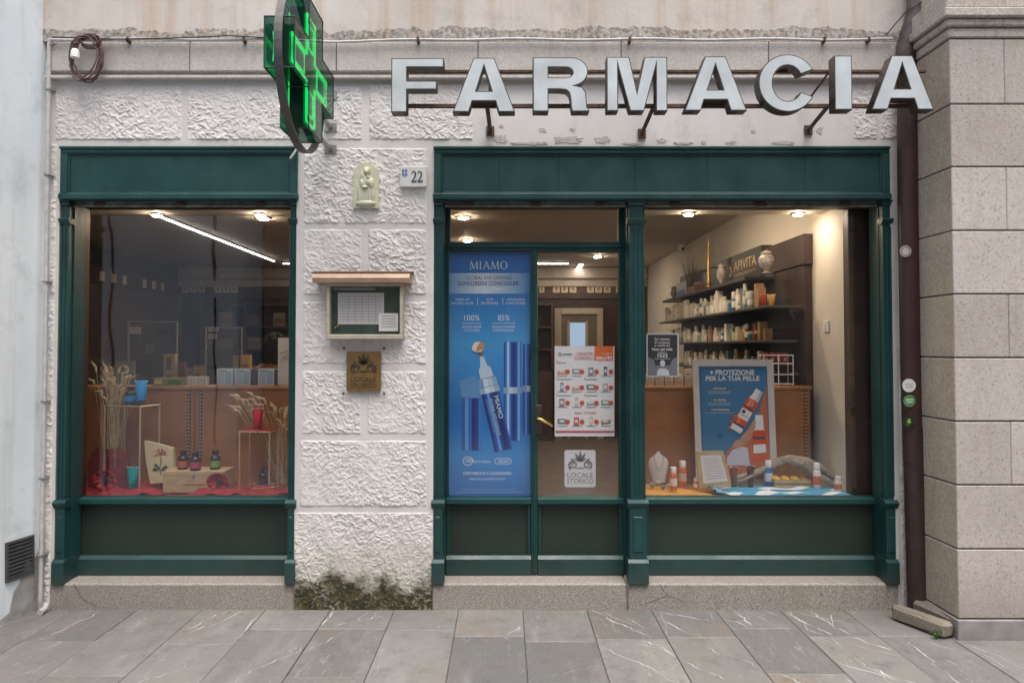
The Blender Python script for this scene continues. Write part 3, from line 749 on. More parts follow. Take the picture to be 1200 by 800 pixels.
for ch, a, b in spots:
    f = (a-458)/636; pb_ = 131.8-3.6*f; pt_ = 68.4-3.6*f
    xa, xb = X(a, 100, YL), X(b, 100, YL); za, zb = Z(pb_, YL), Z(pt_, YL)
    con, w = G[ch]; kx = (xb-xa)/w; kz = zb-za
    C_ = [[(xa+x*kx, za+z*kz) for x, z in c] for c in con]
    me = curve_mesh(C_, LD); me.transform(Matrix.Translation((0, YL, 0)))
    lt = obj('letter', me, SIDE, sg)
    me = curve_mesh(C_, .010, offset=-.0055); me.transform(Matrix.Translation((0, YL-.002, 0)))
    obj('letter_face', me, FACE, lt)
ry = YL+LD+.008
m = MB(); z_ = Z(124.5, ry); m.box(X(478, 125, ry), X(1085, 125, ry), ry-.009, ry+.012, z_-.011, z_+.011, .002); m.build('lower_rail', RUST, sg)
m = MB(); z_ = Z(84, ry); m.box(X(480, 84, ry), X(1085, 84, ry), ry-.009, ry+.012, z_-.008, z_+.008, .002); m.build('upper_rail', RUST, sg)
for (wx, wy), (tx, ty) in (((574.5, 154), (571, 125)), ((752, 157), (766, 125)), ((947, 153), (970, 125))):
    q = W(wx, wy, -.002); p = W(tx, ty, ry)
    m = MB(); m.tube([(q.x, -.002, q.z), (p.x, ry, p.z)], .013, 6); m.build('bracket_arm', RUST, sg)
    MB().box(q.x-.025, q.x+.025, -.014, -.001, q.z-.03, q.z+.03, .003).build('wall_plate', RUST, sg)
    p2 = W(tx+2, 84, ry); q2 = W(wx, 118, -.03)
    MB().tube([(q2.x, -.03, q2.z), (p2.x, ry, p2.z)], .007, 6).build('stay_rod', RUST, sg)

# ================================================================== pharmacy cross
XC0, XC1 = -1.150, -1.005
ys_ = [-1.055, -.79, -.515, -.255]
zc1, zc0 = W(343, 22, ys_[0]).z, W(343, 76, ys_[0]).z
zcm = (zc0+zc1)/2; zlow = W(361, 150, ys_[1]).z; ztop = 2*zcm-zlow
hw = (zc1-zc0)/2+.012
pc_ = thing('pharmacy_cross', 'green illuminated cross sign in a dark ring jutting out above the left shopfront', 'cross sign', (-1.08, -.2, zlow))
outl = [(ys_[1], zlow), (ys_[2], zlow), (ys_[2], zcm-hw), (ys_[3], zcm-hw), (ys_[3], zcm+hw), (ys_[2], zcm+hw), (ys_[2], ztop), (ys_[1], ztop), (ys_[1], zcm+hw), (ys_[0], zcm+hw), (ys_[0], zcm-hw), (ys_[1], zcm-hw)]
ACR = thin_glass('green_acrylic', (.10,.36,.25), .06, .02, .12); CORE = mat('dark_green_core', (.010,.060,.042), .35, 0, .2, 9)
NEON = emis('green_neon', (.012, .85, .22), 1.7)
def shrink(o, k):
    cy, cz = -.655, zcm; out = []
    for y, z in o: out.append((y-math.copysign(k, y-cy), z-math.copysign(k, z-cz)))
    return out
m = MB(); m.prismx(outl, XC0, XC1); m.build('acrylic_shell', ACR, pc_)
m = MB(); m.prismx(shrink(outl, .03), XC0+.036, XC1-.036); m.build('core_panel', CORE, pc_)
EDG = mat('black_edge_trim', (.02,.03,.027), .4)
m = MB()
for i in range(12):
    (y0, z0), (y1, z1) = outl[i], outl[(i+1) % 12]
    for xx in (XC0, XC1): m.tube([(xx, y0, z0), (xx, y1, z1)], .0035, 5)
    for xx in (0,): m.tube([(XC0, y0, z0), (XC1, y0, z0)], .0035, 5)
m.build('edge_trim', EDG, pc_)
for side in (XC1-.028, XC0+.028):
    o2 = shrink(outl, .055)+[shrink(outl, .055)[0]]
    MB().tube([(side, y, z) for y, z in o2], .0062, 8).build('neon_tube', NEON, pc_)
    cy = (ys_[1]+ys_[2])/2
    for (u0, u1, v0, v1) in ((ys_[0]+.10, ys_[1]+.01, zcm-.052, zcm+.052), (ys_[2]-.01, ys_[3]-.10, zcm-.052, zcm+.052), (cy-.052, cy+.052, zlow+.10, zcm-hw+.01), (cy-.052, cy+.052, zcm+hw-.01, ztop-.10)):
        MB().tube([(side, u0, v0), (side, u1, v0), (side, u1, v1), (side, u0, v1), (side, u0, v0)], .0050, 8).build('neon_tube', NEON, pc_)
m = MB(); rr = .425; n = 64; prof = [(-.020, rr-.010), (.020, rr-.010), (.020, rr+.003), (-.020, rr+.003)]; vs, fs = [], []
for k in range(n):
    a = 2*math.pi*k/n
    for dx, r_ in prof: vs.append((-1.078+dx, -.655+r_*math.cos(a), zcm+r_*.98*math.sin(a)))
for k in range(n):
    for j in range(4): fs.append((k*4+j, k*4+(j+1) % 4, ((k+1) % n)*4+(j+1) % 4, ((k+1) % n)*4+j))
m.add(vs, fs); m.build('ring_band', mat('dark_grey_band', (.10,.095,.09), .5, .4, .25, 14, .1), pc_)
for zz in (zcm-.10, zcm+.10, zlow+.10):
    m = MB(); m.tube([(-1.078, -.27 if zz > zlow+.12 else -.50, zz), (-1.078, -.006, zz-.0)], .014, 8); m.box(-1.115, -1.04, -.012, -.001, zz-.03, zz+.03, .003); m.build('wall_bracket', STEEL, pc_)

# ================================================================== cables, pipes, coil
m = MB(); pts = []
for i in range(48):
    px = 58+(1046-58)*i/47; py = 46.5+.8*math.sin(i*.9)+(2.2 if 300 < px < 500 else 0)*math.sin((px-300)/200*math.pi)
    p = W(px, py, -.060); pts.append(p)
m.tube(pts, .0085, 8)
cd = tag(m.build('wall_conduit', GREYPIPE), 'thin grey conduit running along the ledge above the letters', 'conduit')
cl = MB()
for px in (150, 286, 490, 738, 966, 1018): p = W(px, 47, -.06); cl.box(p.x-.008, p.x+.008, -.075, -.031, p.z-.016, p.z+.016, .003)
cl.builds('conduit_clip', RUST, cd)
m = MB(); m.tube([W(62, 44.5, -.052)+Vector((0,0,.004)), W(130, 46, -.078), W(200, 45, -.08), W(270, 42, -.075), W(318, 45, -.07)], .004, 6)
tag(m.build('black_cable', mat('black_rubber', (.03,.025,.025), .6)), 'thin dark cable lying along the conduit beside the coil', 'cable')
dp = thing('downpipe', 'thin grey plastic pipe running down beside the left green pilaster', 'pipe', W(52, 711, -.045))
m = MB(); m.tube([W(63, 49, -.045), W(58, 52, -.045), W(57.5, 60, -.045), W(53.5, 380, -.045), W(47.5, 690, -.045), W(47, 704, -.045)], .0125, 10); m.build('pipe', GREYPIPE, dp)
for py, px in ((105, 57), (205, 56), (330, 54), (470, 52), (560, 50.3), (650, 48.5)):
    p = W(px, py, -.045); MB().box(p.x-.017, p.x+.017, -.062, .0, p.z-.006, p.z+.006, .002).build('pipe_clip', STEEL, dp)
p = W(51, 712, -.06); MB().tube([(p.x, -.03, .05), (p.x, -.05, .022), (p.x+.004, -.10, .018)], .018, 10).build('pipe_end', GREYPIPE, dp)
co_ = thing('cable_coil', 'coil of brown cable with a white plug hanging from the ledge', 'cable coil', W(100, 97, -.08))
CAB = mat('brown_cable', (.11,.055,.05), .6, 0, .2, 30); c0 = W(101, 68, -.085)
for k in range(6):
    m = MB(); pts = []; ra, rb = random.uniform(.075, .105), random.uniform(.115, .15); ph = random.uniform(-.3, .3)
    for i in range(33):
        a = 2*math.pi*i/32
        pts.append((c0.x+ra*math.cos(a+ph)+random.uniform(-.004, .004)+(k-3)*.004, c0.y+.012*math.sin(a*2+k)+k*.004-.01, c0.z+rb*math.sin(a)-.0+random.uniform(-.004, .004)))
    pts[-1] = pts[0]; m.tube(pts, .0048, 6); m.build('cable_loop', CAB, co_)
for k in range(3):
    m = MB(); pts = []
    for i in range(21):
        a = 2*math.pi*i/20; pts.append((c0.x+.03+.06*math.cos(a), c0.y-.005*k, c0.z+.09+.035*math.sin(a)+.01*k))
    m.tube(pts, .0048, 6); m.build('cable_loop', CAB, co_)
p = W(88, 64, -.11); m = MB(); m.lathe([(.010, .035), (.018, .03), (.024, .012), (.026, -.02), (.020, -.024)], p, 12); m.build('plug', WHITE, co_)

# small loose cable and stub hanging under the ring
m = MB(); m.tube([W(349, 172, -.03), W(345, 179, -.05), W(340, 186, -.055)], .006, 6)
tag(m.build('cable_stub', GREYPIPE), 'short grey cable end sticking out under the cross ring', 'cable')

# brown drainpipe on the right
rp = thing('drainpipe', 'dark brown drainpipe with round stickers between facade and stone building', 'drainpipe', W(1077, 712, -.085))
YD = -.085
m = MB(); top = W(1063, 62, YD)
m.tube([top, W(1064, 240, YD), W(1067, 420, YD), W(1070.5, 540, YD)], .0575, 20); m.build('pipe', BROWNPIPE, rp)
m = MB(); a_ = W(1071, 500, YD); b_ = W(1077.5, 712, YD)
m.tube([a_, W(1073.5, 600, YD), (b_.x, b_.y, 0.003)], [.060, .0625, .0645], 20); m.build('cast_foot_pipe', mat('brown_cast_iron', (.042,.021,.020), .55, 0, .3, 10, .25, 60), rp)
m = MB(); m.tube([top+Vector((0,0,-.03)), top+Vector((0,0,.04)), W(1067, 42, YD-.005), W(1073, 24, YD-.02), W(1076, 6, YD-.02), W(1076, -40, YD-.02)], [.0585, .062, .063, .063, .062, .062], 18)
m.build('elbow', mat('corroded_elbow', (.10,.085,.078), .55, .35, .5, 16, .25, 60), rp)
def sticker(px, py, r, rgb, rgb2, inner):
    p = W(px, py, YD-.058); a = MB(); s = obj('sticker', curve_mesh([arc(0, 0, r, r, 0, 352, 22)], .0016), flat(rgb), rp)
    s.location = s.location+Vector((p.x, YD-.0600-.0015, p.z))
    s2 = obj('sticker_print', curve_mesh(inner(r), .0010), flat(rgb2), s); s2.location = (0, -.0012, 0)
ringp = lambda r: [arc(0, 0, r*.85, r*.85, 0, 352, 22), arc(0, 0, r*.68, r*.68, 0, 352, 22)]
bolt = lambda r: [[(-.1*r, .5*r), (-.45*r, -.1*r), (-.05*r, -.05*r), (-.25*r, -.55*r), (.45*r, .1*r), (.05*r, .08*r), (.3*r, .5*r)]]
lines = lambda r: [[(-.6*r, .1*r), (.6*r, .1*r), (.6*r, .3*r), (-.6*r, .3*r)], [(-.5*r, -.3*r), (.5*r, -.3*r), (.5*r, -.1*r), (-.5*r, -.1*r)]]
sticker(1061, 294.5, .034, (200, 190, 184), (110, 100, 98), ringp); sticker(1065, 451.5, .040, (222, 220, 216), (190, 188, 184), lines)
sticker(1065.5, 469.5, .036, (92, 140, 92), (215, 222, 210), lines); sticker(1065, 494, .036, (40, 48, 32), (160, 190, 60), bolt)

# two loose kerb blocks at its foot
KST = m_speckle('old_kerb_stone', (.26,.225,.18), (.20,.17,.14), (.34,.30,.26), 90, .85, .3)
def kerb(label, x, y, sx, sy, szz, rz, seed):
    random.seed(seed); m = MB(); m.box(-sx/2, sx/2, -sy/2, sy/2, 0, szz, .018)
    m.v = [(a+random.uniform(-.005, .005), b+random.uniform(-.005, .005), max(0, c+random.uniform(-.005, .005)) if c > .001 else 0) for a, b, c in m.v]
    o = m.build('kerb_block', KST); o.location = (x, y, .001); o.rotation_euler = (0, 0, rz); tag(o, label, 'stone block')
kerb('weathered kerb block lying askew in front of the drainpipe foot', X(1080, 735, -.30), -.30, .085, .34, .085, R(24), 3)
kerb('paler kerb block leaning between drainpipe foot and stone building', X(1104, 730, -.29), -.285, .080, .36, .10, R(12), 4)
random.seed(21)
# tuft of weed between them
m = MB()
bx_, by_ = X(1096, 744, -.44), -.455
for k in range(26):
    a = random.uniform(0, 6.28); r_ = random.uniform(.01, .05); h = random.uniform(.015, .05)
    m.tube([(bx_, by_, 0), (bx_+r_*.5*math.cos(a), by_+r_*.5*math.sin(a), h), (bx_+r_*math.cos(a), by_+r_*math.sin(a), h*.7)], [.0016, .0022, .0006], 4)
tag(m.build('weed_tuft', mat('weed_green', (.05,.11,.02), .7)), 'small green weed growing beside the kerb blocks', 'weed')

# ================================================================== right-hand stone building
ASHLAR_SIDE = m_speckle('ashlar_dirty_shaded_side', (.42,.36,.29), (.52,.455,.38), (.30,.26,.21), 55, .85, .2, (.33,.27,.20))  # dirt on the side face, with some of its shade put into the colour
rb = thing('stone_building', 'beige ashlar stone building corner with a moulded cornice on the far right', 'building', (3.2, -.2, 0))
XR, YRB = 2.495, -.46
joints = [45, 122, 195.5, 270, 344.5, 419, 493.5, 568, 643]
def zj(py): return W(1118, py, YRB).z
zs_ = [zj(p) for p in joints]; zs_ = zs_[1:]
z45 = zj(45.5); courses = [z45]+zs_
zpl = zj(725)
MB().box(XR+.02, 7, YRB+.02, 8, -.05, 4.9).build('wall_core', mat('dark_joint', (.24,.21,.185), .9), rb)  # dark core that shows in the joints between the blocks
vs_off = [XR+.305, XR+.60, XR+.305, XR+.60]
lv = courses+[zpl]
for i in range(len(lv)-1):
    zt_, zb_ = lv[i], lv[i+1]; cut = [XR+.305, XR+1.25, XR+2.2] if i % 2 == 0 else [XR+.62, XR+1.6, XR+2.4]
    if i == len(lv)-2: cut = [XR+1.2, XR+2.2]
    e = [XR]+cut+[XR+3.2]
    for k, (a, b) in enumerate(zip(e[:-1], e[1:])):
        back = .6 if k == 0 else YRB+.3
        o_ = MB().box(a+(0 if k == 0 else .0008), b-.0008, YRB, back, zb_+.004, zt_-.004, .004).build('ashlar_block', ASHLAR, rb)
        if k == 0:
            o_.data.materials.append(ASHLAR_SIDE)
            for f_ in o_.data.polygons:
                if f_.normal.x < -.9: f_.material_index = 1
MB().box(XR-.010, 6, YRB-.012, .6, -.02, zpl-.003, .004).build('plinth', mat('grey_plinth', (.27,.25,.24), .8, 0, .2, 8, .2, 60), rb)
# cornice: stepped mouldings
def corn(name, a, b, pr):
    m = MB(); m.box(XR-pr, 6, YRB-pr, .6, a, b, .006); m.build(name, ASHLARS, rb)
k_ = zj(45.5)
corn('cornice_band', k_+.006, zj(33), .006); corn('cornice_fillet', zj(33)+.003, zj(24), .026); corn('cornice_corona', zj(24)+.003, zj(13), .050); corn('cornice_top', zj(13)+.002, zj(-8), .036)
MB().box(XR+.010, 6, YRB+.015, .7, zj(-8)+.003, 4.85, .01).build('upper_wall', ASHLARS, rb)
# wire from the elbow
m = MB(); m.tube([W(1038, 42, -.04), W(1048, 30, -.06), W(1060, 16, -.12), W(1075, 6, -.17), W(1092, -8, -.18)], .0035, 6)
tag(m.build('thin_wire', mat('black_rubber', (.03,.025,.025), .6)), 'thin dark wire climbing past the drainpipe elbow', 'wire')
m = MB(); m.tube([W(1092, 12, -.2), W(1098, 6, -.22), W(1099, -4, -.22), W(1098, -30, -.22)], .012, 8)
tag(m.build('grey_cable_pipe', GREYPIPE), 'grey bent cable pipe rising beside the cornice', 'pipe')

# ================================================================== left-hand building
lb = thing('white_building', 'bluish-white plastered side wall of the neighbouring building on the far left', 'building', (-3.2, -1, 0))
p0 = X(49, 400, 0)
m = MB(); m.add([(p0, .0, -.05), (p0-.10, -.45, -.05), (-6, -.45, -.05), (-6, .0, -.05), (p0, .0, 5), (p0-.10, -.45, 5), (-6, -.45, 5), (-6, .0, 5)],
    [(0,1,5,4),(1,2,6,5),(2,3,7,6),(3,0,4,7),(4,5,6,7),(0,3,2,1)]); m.build('wall', BLUEW, lb)
m = MB(); m.add([(p0-.104, -.4505, -.05), (p0-.16, -3.4, -.05), (-6, -3.4, -.05), (-6, -.4505, -.05), (p0-.104, -.4505, 5), (p0-.16, -3.4, 5), (-6, -3.4, 5), (-6, -.4505, 5)],
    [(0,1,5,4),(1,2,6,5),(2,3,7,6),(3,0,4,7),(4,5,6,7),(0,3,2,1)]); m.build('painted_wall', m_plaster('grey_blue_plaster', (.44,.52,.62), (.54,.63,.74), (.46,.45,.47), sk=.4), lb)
def lcrack(s0, zs_, w):
    m = MB(); pts = []
    for i, z in enumerate(zs_):
        s = s0+random.uniform(-.05, .05); pts.append((p0-.104-.056*(s-.4505)/2.95+.004, -s, z))
    m.tube(pts, [w*random.uniform(.6, 1.2) for _ in pts], 6); m.build('wall_crack', BLACK, lb)
lcrack(2.62, [4.2-.16*i for i in range(13)], .022); lcrack(2.72, [2.12-.14*i for i in range(12)], .012); lcrack(.60, [3.4-.14*i for i in range(24)], .010)
# exposed cement foot and crumbled plaster edge
def lw(s): return p0-.10*s/.45, -s          # point on the side wall s metres out
CEM = mat('cement_render', (.34,.325,.31), .9, 0, .25, 10, .3, 50)
m = MB()
vs = []
prof_ = [(.0, .36), (.05, .30), (.09, .33), (.13, .20), (.17, .17), (.2, .05), (.26, 0.03), (.30, 0)]
for s_, h in prof_:
    x, y = lw(s_); vs += [(x+.006, y, 0), (x+.006, y, h+.001)]
m.add(vs, [(2*i, 2*i+2, 2*i+3, 2*i+1) for i in range(len(prof_)-1)])
m.build('cement_patch', CEM, lb)
vg = thing('vent_grille', 'dark grey slatted vent grille low on the bluish-white wall', 'vent grille', (*lw(.18), Z(655)))
GR = mat('grille_grey', (.085,.085,.09), .6, .3, .2, 20)
def onw(px, py):                            # point on the tilted side wall seen at a pixel
    u = (px-CX)/FPX; v = (OCY-py)/FPX; d = Vector((u, CP-SP*v, SP+CP*v)); k = .10/.45

    tt = (p0 - k*D)/(d.x - k*d.y); return Vector((tt*d.x, -D+tt*d.y, ZC+tt*d.z))
A, B, C, E = onw(5.5, 683), onw(38, 671), onw(38, 626), onw(5.5, 636)
nrm = (B-A).cross(E-A).normalized(); nrm = nrm if nrm.x > 0 else -nrm
def quadbar(m, a, b, c, d, t0, t1):
    v = [p+nrm*t0 for p in (a, b, c, d)]+[p+nrm*t1 for p in (a, b, c, d)]
    m.add(v, [(0,1,2,3),(4,5,6,7),(0,1,5,4),(1,2,6,5),(2,3,7,6),(3,0,4,7)])
def bil(u, v): return (A*(1-u)+B*u)*(1-v)+(E*(1-u)+C*u)*v
m = MB(); quadbar(m, bil(0, 0), bil(1, 0), bil(1, 1), bil(0, 1), .001, .004); m.build('grille_back', BLACK, vg)
m = MB()
for (u0, v0, u1, v1) in ((0, 0, 1, .06), (0, .94, 1, 1), (0, .06, .06, .94), (.94, .06, 1, .94)): quadbar(m, bil(u0, v0), bil(u1, v0), bil(u1, v1), bil(u0, v1), .004, .016)
m.builds('grille_frame', GR, vg)
for k in range(9):
    v0 = .08+k*.096; m = MB(); quadbar(m, bil(.06, v0), bil(.94, v0), bil(.94, v0+.055), bil(.06, v0+.055), .005, .013); m.build('slat', GR, vg)

# ================================================================== the other side of the street (seen in the glass)
OB = [('opposite_house', 'pinkish plastered house across the street mirrored at the left window edge', -14, -6.95, -7.6, 7.2, (.66,.54,.50)),
      ('opposite_house', 'pale blue-grey house across the street mirrored in the left window', -6.95, -4.75, -7.6, 7.6, (.60,.73,.90)),
      ('opposite_house', 'dim brown house set back across the street opposite the door', -4.7, 14, -9.5, 6.6, (.22,.19,.165))]
for i, (nm, lab, a, b, y, h, c) in enumerate(OB):
    t = thing(nm, lab, 'house', ((a+b)/2, y-1, 0))
    MB().box(a, b, y-4, y, -.02, h).build('wall', mat('opposite_plaster_%s' % 'abc'[i], c, .85, 0, .18, 1.4, .2, 20), t)
    MB().box(a-.02, b+.02, y-4, y+.25, h+.001, h+.18, .02).build('eaves', DKWOOD, t)
    wx = a+1.2
    while wx < b-1.0:
        for zz in (1.0, 4.2):
            if i == 1: zz += 2.3
            if zz+1.5 > h: continue
            w = MB().box(wx, wx+.95, y-.02, y+.03, zz, zz+1.5, .01).build('window', mat('opposite_shutter', (.10,.12,.11), .6), t)
            MB().box(wx+.1, wx+.85, y+.03, y+.035, zz+.1, zz+1.4).build('window_glass', mat('dark_pane', (.02,.025,.03), .15), w)
        wx += 2.6
    if i == 1:
        m = MB(); m.tube([(-5.02, y+.01, 5.2), (-4.98, y+.01, 4.4), (-5.06, y+.01, 3.6), (-5.03, y+.01, 3.0), (-5.12, y+.01, 2.5), (-5.14, y+.01, 2.1), (-4.98, y+.01, 1.95), (-4.96, y+.01, 1.3), (-4.95, y+.01, .4)], [.05, .055, .06, .04, .05, .03, .035, .02, .015], 6); m.build('wall_crack', BLACK, t)
    if i == 0:
        m = MB(); m.tube([(-7.4+.05*math.sin(k*2.1), y+.01, 5.2-.4*k) for k in range(14)], .04, 6); m.build('wall_crack', BLACK, t)

# ================================================================== shop room
RX0, RX1, RY0, RY1, RZ1 = -5.2, 2.28, .30, 7.2, 2.88
MB().box(RX0-.1, RX1+.1, .262, RY1+.1, ZST-.1, ZST-.001).build('floor', mat('brown_shop_floor', (.16,.105,.06), .35, 0, .35, 6, .05, 40), None, 'structure')
MB().box(RX0-.1, RX1+.3, RY0+.001, RY1+.1, RZ1, RZ1+.12).build('ceiling', CREAM, None, 'structure')
MB().box(RX0-.1, RX0, RY0+.001, RY1+.1, ZST, RZ1).build('wall_left', DKWOOD, None, 'structure')
MB().box(RX1, RX1+.12, .345, RY1+.1, ZST, RZ1).build('wall_right', mat('white_shop_wall', (.66,.61,.53), .7, 0, .05, 2), None, 'structure')
MB().box(RX0-.1, RX1+.1, RY1, RY1+.1, ZST, RZ1).build('wall_back', DKWOOD, None, 'structure')
def on_z(px, py, z):
    u = (px-CX)/FPX; v = (OCY-py)/FPX; d = Vector((u, CP-SP*v, SP+CP*v)); t = (z-ZC)/d.z
    return Vector((t*d.x, -D+t*d.y, z))
# dark wooden door post at the right end of the display window, cornice under the ceiling
MB().box(X(995, 400, .27), X(1026, 400, .26), .262, .344, ZST, RZ1-.01, .004).build('window_post', DKWOOD, t2, label='dark red-brown wooden post behind the right window edge')
m = MB(); m.box(RX0+.02, RX1-.01, RY1-.10, RY1-.005, RZ1-.20, RZ1-.004, .02); m.box(RX0+.02, RX1-.01, RY1-.06, RY1-.004, RZ1-.32, RZ1-.203, .01)
tag(m.build('ceiling_cornice', mat('beige_cornice', (.40,.33,.26), .7)), 'beige moulded cornice along the back of the shop ceiling', 'cornice')
# light switches on the white wall
sw = thing('wall_switch', 'small white wall switch beside the dark post in the right window', 'switch', (RX1, .45, 1.6))
MB().box(RX1-.012, RX1, X(0, 0) and .62, .70, Z(389, .62), Z(375, .62), .003).build('switch_plate', WHITE, sw)
MB().box(RX1-.018, RX1-.011, .645, .675, Z(385, .62), Z(379, .62), .002).build('switch_rocker', WHITE, sw)

# ---- ceiling lamps (seen lit, and unseen ones added for their light)
LED = emis('led_white', (1.0, .93, .86), 15.0); SPOT = emis('downlight_warm', (1.0, .78, .54), 300.0)
SPOT2 = emis('display_spot_warm', (1.0, .80, .58), 230.0)
ZSF = 2.555
for a_, b_, lb_ in ((gx0-.35, XA1+.1, 'left'), (pd-.02, RX1-.003, 'right')):
    tag(MB().box(a_, b_, .302, .74, ZSF, RZ1-.001, .003).build('window_soffit', CREAM), 'cream soffit with downlights over the %s window display' % lb_, 'soffit')
ALU = mat('white_aluminium', (.7,.7,.7), .4)
def strip(label, a, b, w=.012):
    a, b = on_z(*a, RZ1), on_z(*b, RZ1); d = (b-a); L = d.length; ang = math.atan2(d.y, d.x)
    t = thing('led_strip', label, 'ceiling light', (a+b)/2, 'linear ceiling lamps', False, ang)
    MB().box(-L/2-.01, L/2+.01, -w-.008, w+.008, -.022, -.001, .003).build('housing', ALU, t)
    MB().box(-L/2, L/2, -w, w, -.028, -.0225).build('diffuser', LED, t)
strip('long lit ceiling strip slanting across the left window', (190, 252), (321, 304))
strip('short lit ceiling strip at the right edge of the left window', (332, 307), (352, 307), .022)
strip('lit ceiling strip just above the door glass', (612, 307), (666, 307), .022)
strip('short slanted lit ceiling strip seen through the door', (681, 308), (674, 319), .03)
def down(label, px, py, r=.042, zz=None):
    p = on_z(px, py, zz or RZ1); t = thing('downlight', label, 'ceiling light', p, 'round ceiling downlights', False)
    MB().lathe([(r*1.5, -.001), (r*1.5, -.010), (r*1.05, -.014)], (0,0,0), 18).build('trim_ring', WHITE, t)
    MB().lathe([(r, -.0145), (r, -.020)], (0,0,0), 18).build('lamp_disc', SPOT2 if zz else SPOT, t)
down('round downlight at the top left of the left window', 184, 250.5, .027, ZSF); down('round downlight at the top right of the left window, nearer one', 305, 250.5, .027, ZSF)
down('round downlight at the top right of the left window, lower one', 309, 255)
down('upper round downlight in the pane above the door', 543, 254); down('lower round downlight in the pane above the door', 548, 281)
down('left round downlight at the top of the right window', 807, 249.5, .027, ZSF); down('right round downlight at the top of the right window', 935, 249.5, .027, ZSF)
down('unseen downlight over the counter between window and door', 440, 262)  # hidden behind the pillar, kept for the light it adds
for q_, (lx_, ly_) in enumerate(((1.55, 1.35), (1.35, 2.05))):  # downlights added out of view behind the soffit to light the shelving
    p_ = Vector((lx_, ly_, RZ1)); t_ = thing('downlight', 'added unseen downlight %s' % ('above the near end of the product shelving', 'above the middle of the product shelving', 'above the counter behind the left window')[q_], 'ceiling light', p_, 'round ceiling downlights', False)
    MB().lathe([(.063, -.001), (.063, -.010), (.044, -.014)], (0,0,0), 18).build('trim_ring', WHITE, t_); MB().lathe([(.042, -.0145), (.042, -.020)], (0,0,0), 18).build('lamp_disc', SPOT, t_)
down('round downlight deep in the shop behind the door', 700, 300)

# ---- back wall cabinet with square cream tiles and a passage
YB = RY1-.03
bc = thing('wall_cabinet', 'dark brown apothecary wall cabinet with rows of square cream tiles at the back', 'cabinet', (-1, RY1, ZST))
TILE = mat('cream_tile', (.60,.50,.36), .5, 0, .12, 60); TILEM = mat('tile_motif', (.30,.20,.10), .6)
CAB1 = mat('cabinet_brown', (.070,.040,.030), .5, 0, .3, 5)
MB().box(RX0+.5, X(646, 400, YB), YB-.30, RY1-.001, ZST, 1.2, .004).build('base_cabinet', CAB1, bc)
MB().box(X(727, 400, YB), RX1-.4, YB-.30, RY1-.001, ZST, 1.2, .004).build('base_cabinet', CAB1, bc)
MB().box(RX0+.5, RX1-.05, YB, RY1-.001, Z(350, YB), Z(326, YB), .004).build('tile_frieze', CAB1, bc)
for a in (213, 222.5, 232, 251.5, 261, 270.5, 632, 648, 657.5, 667.5, 688, 697.5, 707.5, 722, 763, 773):
    w = 8 if a not in (632, 722) else 6
    tl = pbox('tile', TILE, bc, a, 334, a+w, 343, YB-.012, YB, .003)
    pbox('tile_motif', TILEM, tl, a+w*.3, 336.5, a+w*.7, 340.5, YB-.014, YB-.012, .001)
for z_ in (1.2, 1.55, 1.9, 2.25):
    MB().box(RX0+.5, X(646, 400, YB), YB-.26, YB-.001, z_, z_+.03, .003).build('shelf', CAB1, bc)
for k in range(9):
    xx = RX0+.5+k*(X(646, 400, YB)-RX0-.5)/8
    MB().box(xx-.02, xx+.02, YB-.27, YB-.002, 1.231 if k else 1.2, 2.3, .003).build('cabinet_stile', CAB1, bc)
# passage at the back: frame, lit bluish window behind
pg = thing('back_doorway', 'pale framed doorway with a bluish window at the back behind the door glass', 'doorway', (X(680, 500, YB), RY1, ZST))
FR = mat('pale_door_frame', (.42,.36,.28), .6)
y_ = YB-.05
for r_ in ((650, 361, 658, 520), (700, 361, 707, 520), (658, 361, 700, 368)): pbox('door_frame', FR, pg, *r_, y_, y_+.05, .004)
pbox('passage_back', mat('passage_wall', (.16,.13,.10), .8), pg, 658, 368, 700, 520, y_+.03, y_+.045, 0)
pbox('inner_window', emis('bluish_daylight', (.50,.66,.85), .42), pg, 668, 378, 686, 470, y_+.018, y_+.024, 0)
pbox('inner_window_frame', FR, pg, 686, 376, 689, 520, y_+.010, y_+.024, .002)
pbox('inner_window_frame', FR, pg, 665, 376, 668, 520, y_+.010, y_+.024, .002)
# left wall tiles
lc = thing('side_cabinet', 'dark cabinet on the left shop wall with small cream tiles', 'cabinet', (RX0+.1, 4, ZST))
MB().box(RX0+.001, RX0+.25, 2.2, RY1-.4, ZST, 2.36, .004).build('carcass', CAB1, lc)
MB().box(RX0+.001, RX0+.05, 2.2, RY1-.4, 2.365, 2.64, .004).build('frieze', CAB1, lc)
for k in range(9):
    yy = 3.7+.28*k+.28*(k//3)
    MB().box(RX0+.05, RX0+.062, yy, yy+.11, 2.45, 2.57, .003).build('tile', TILE, lc)

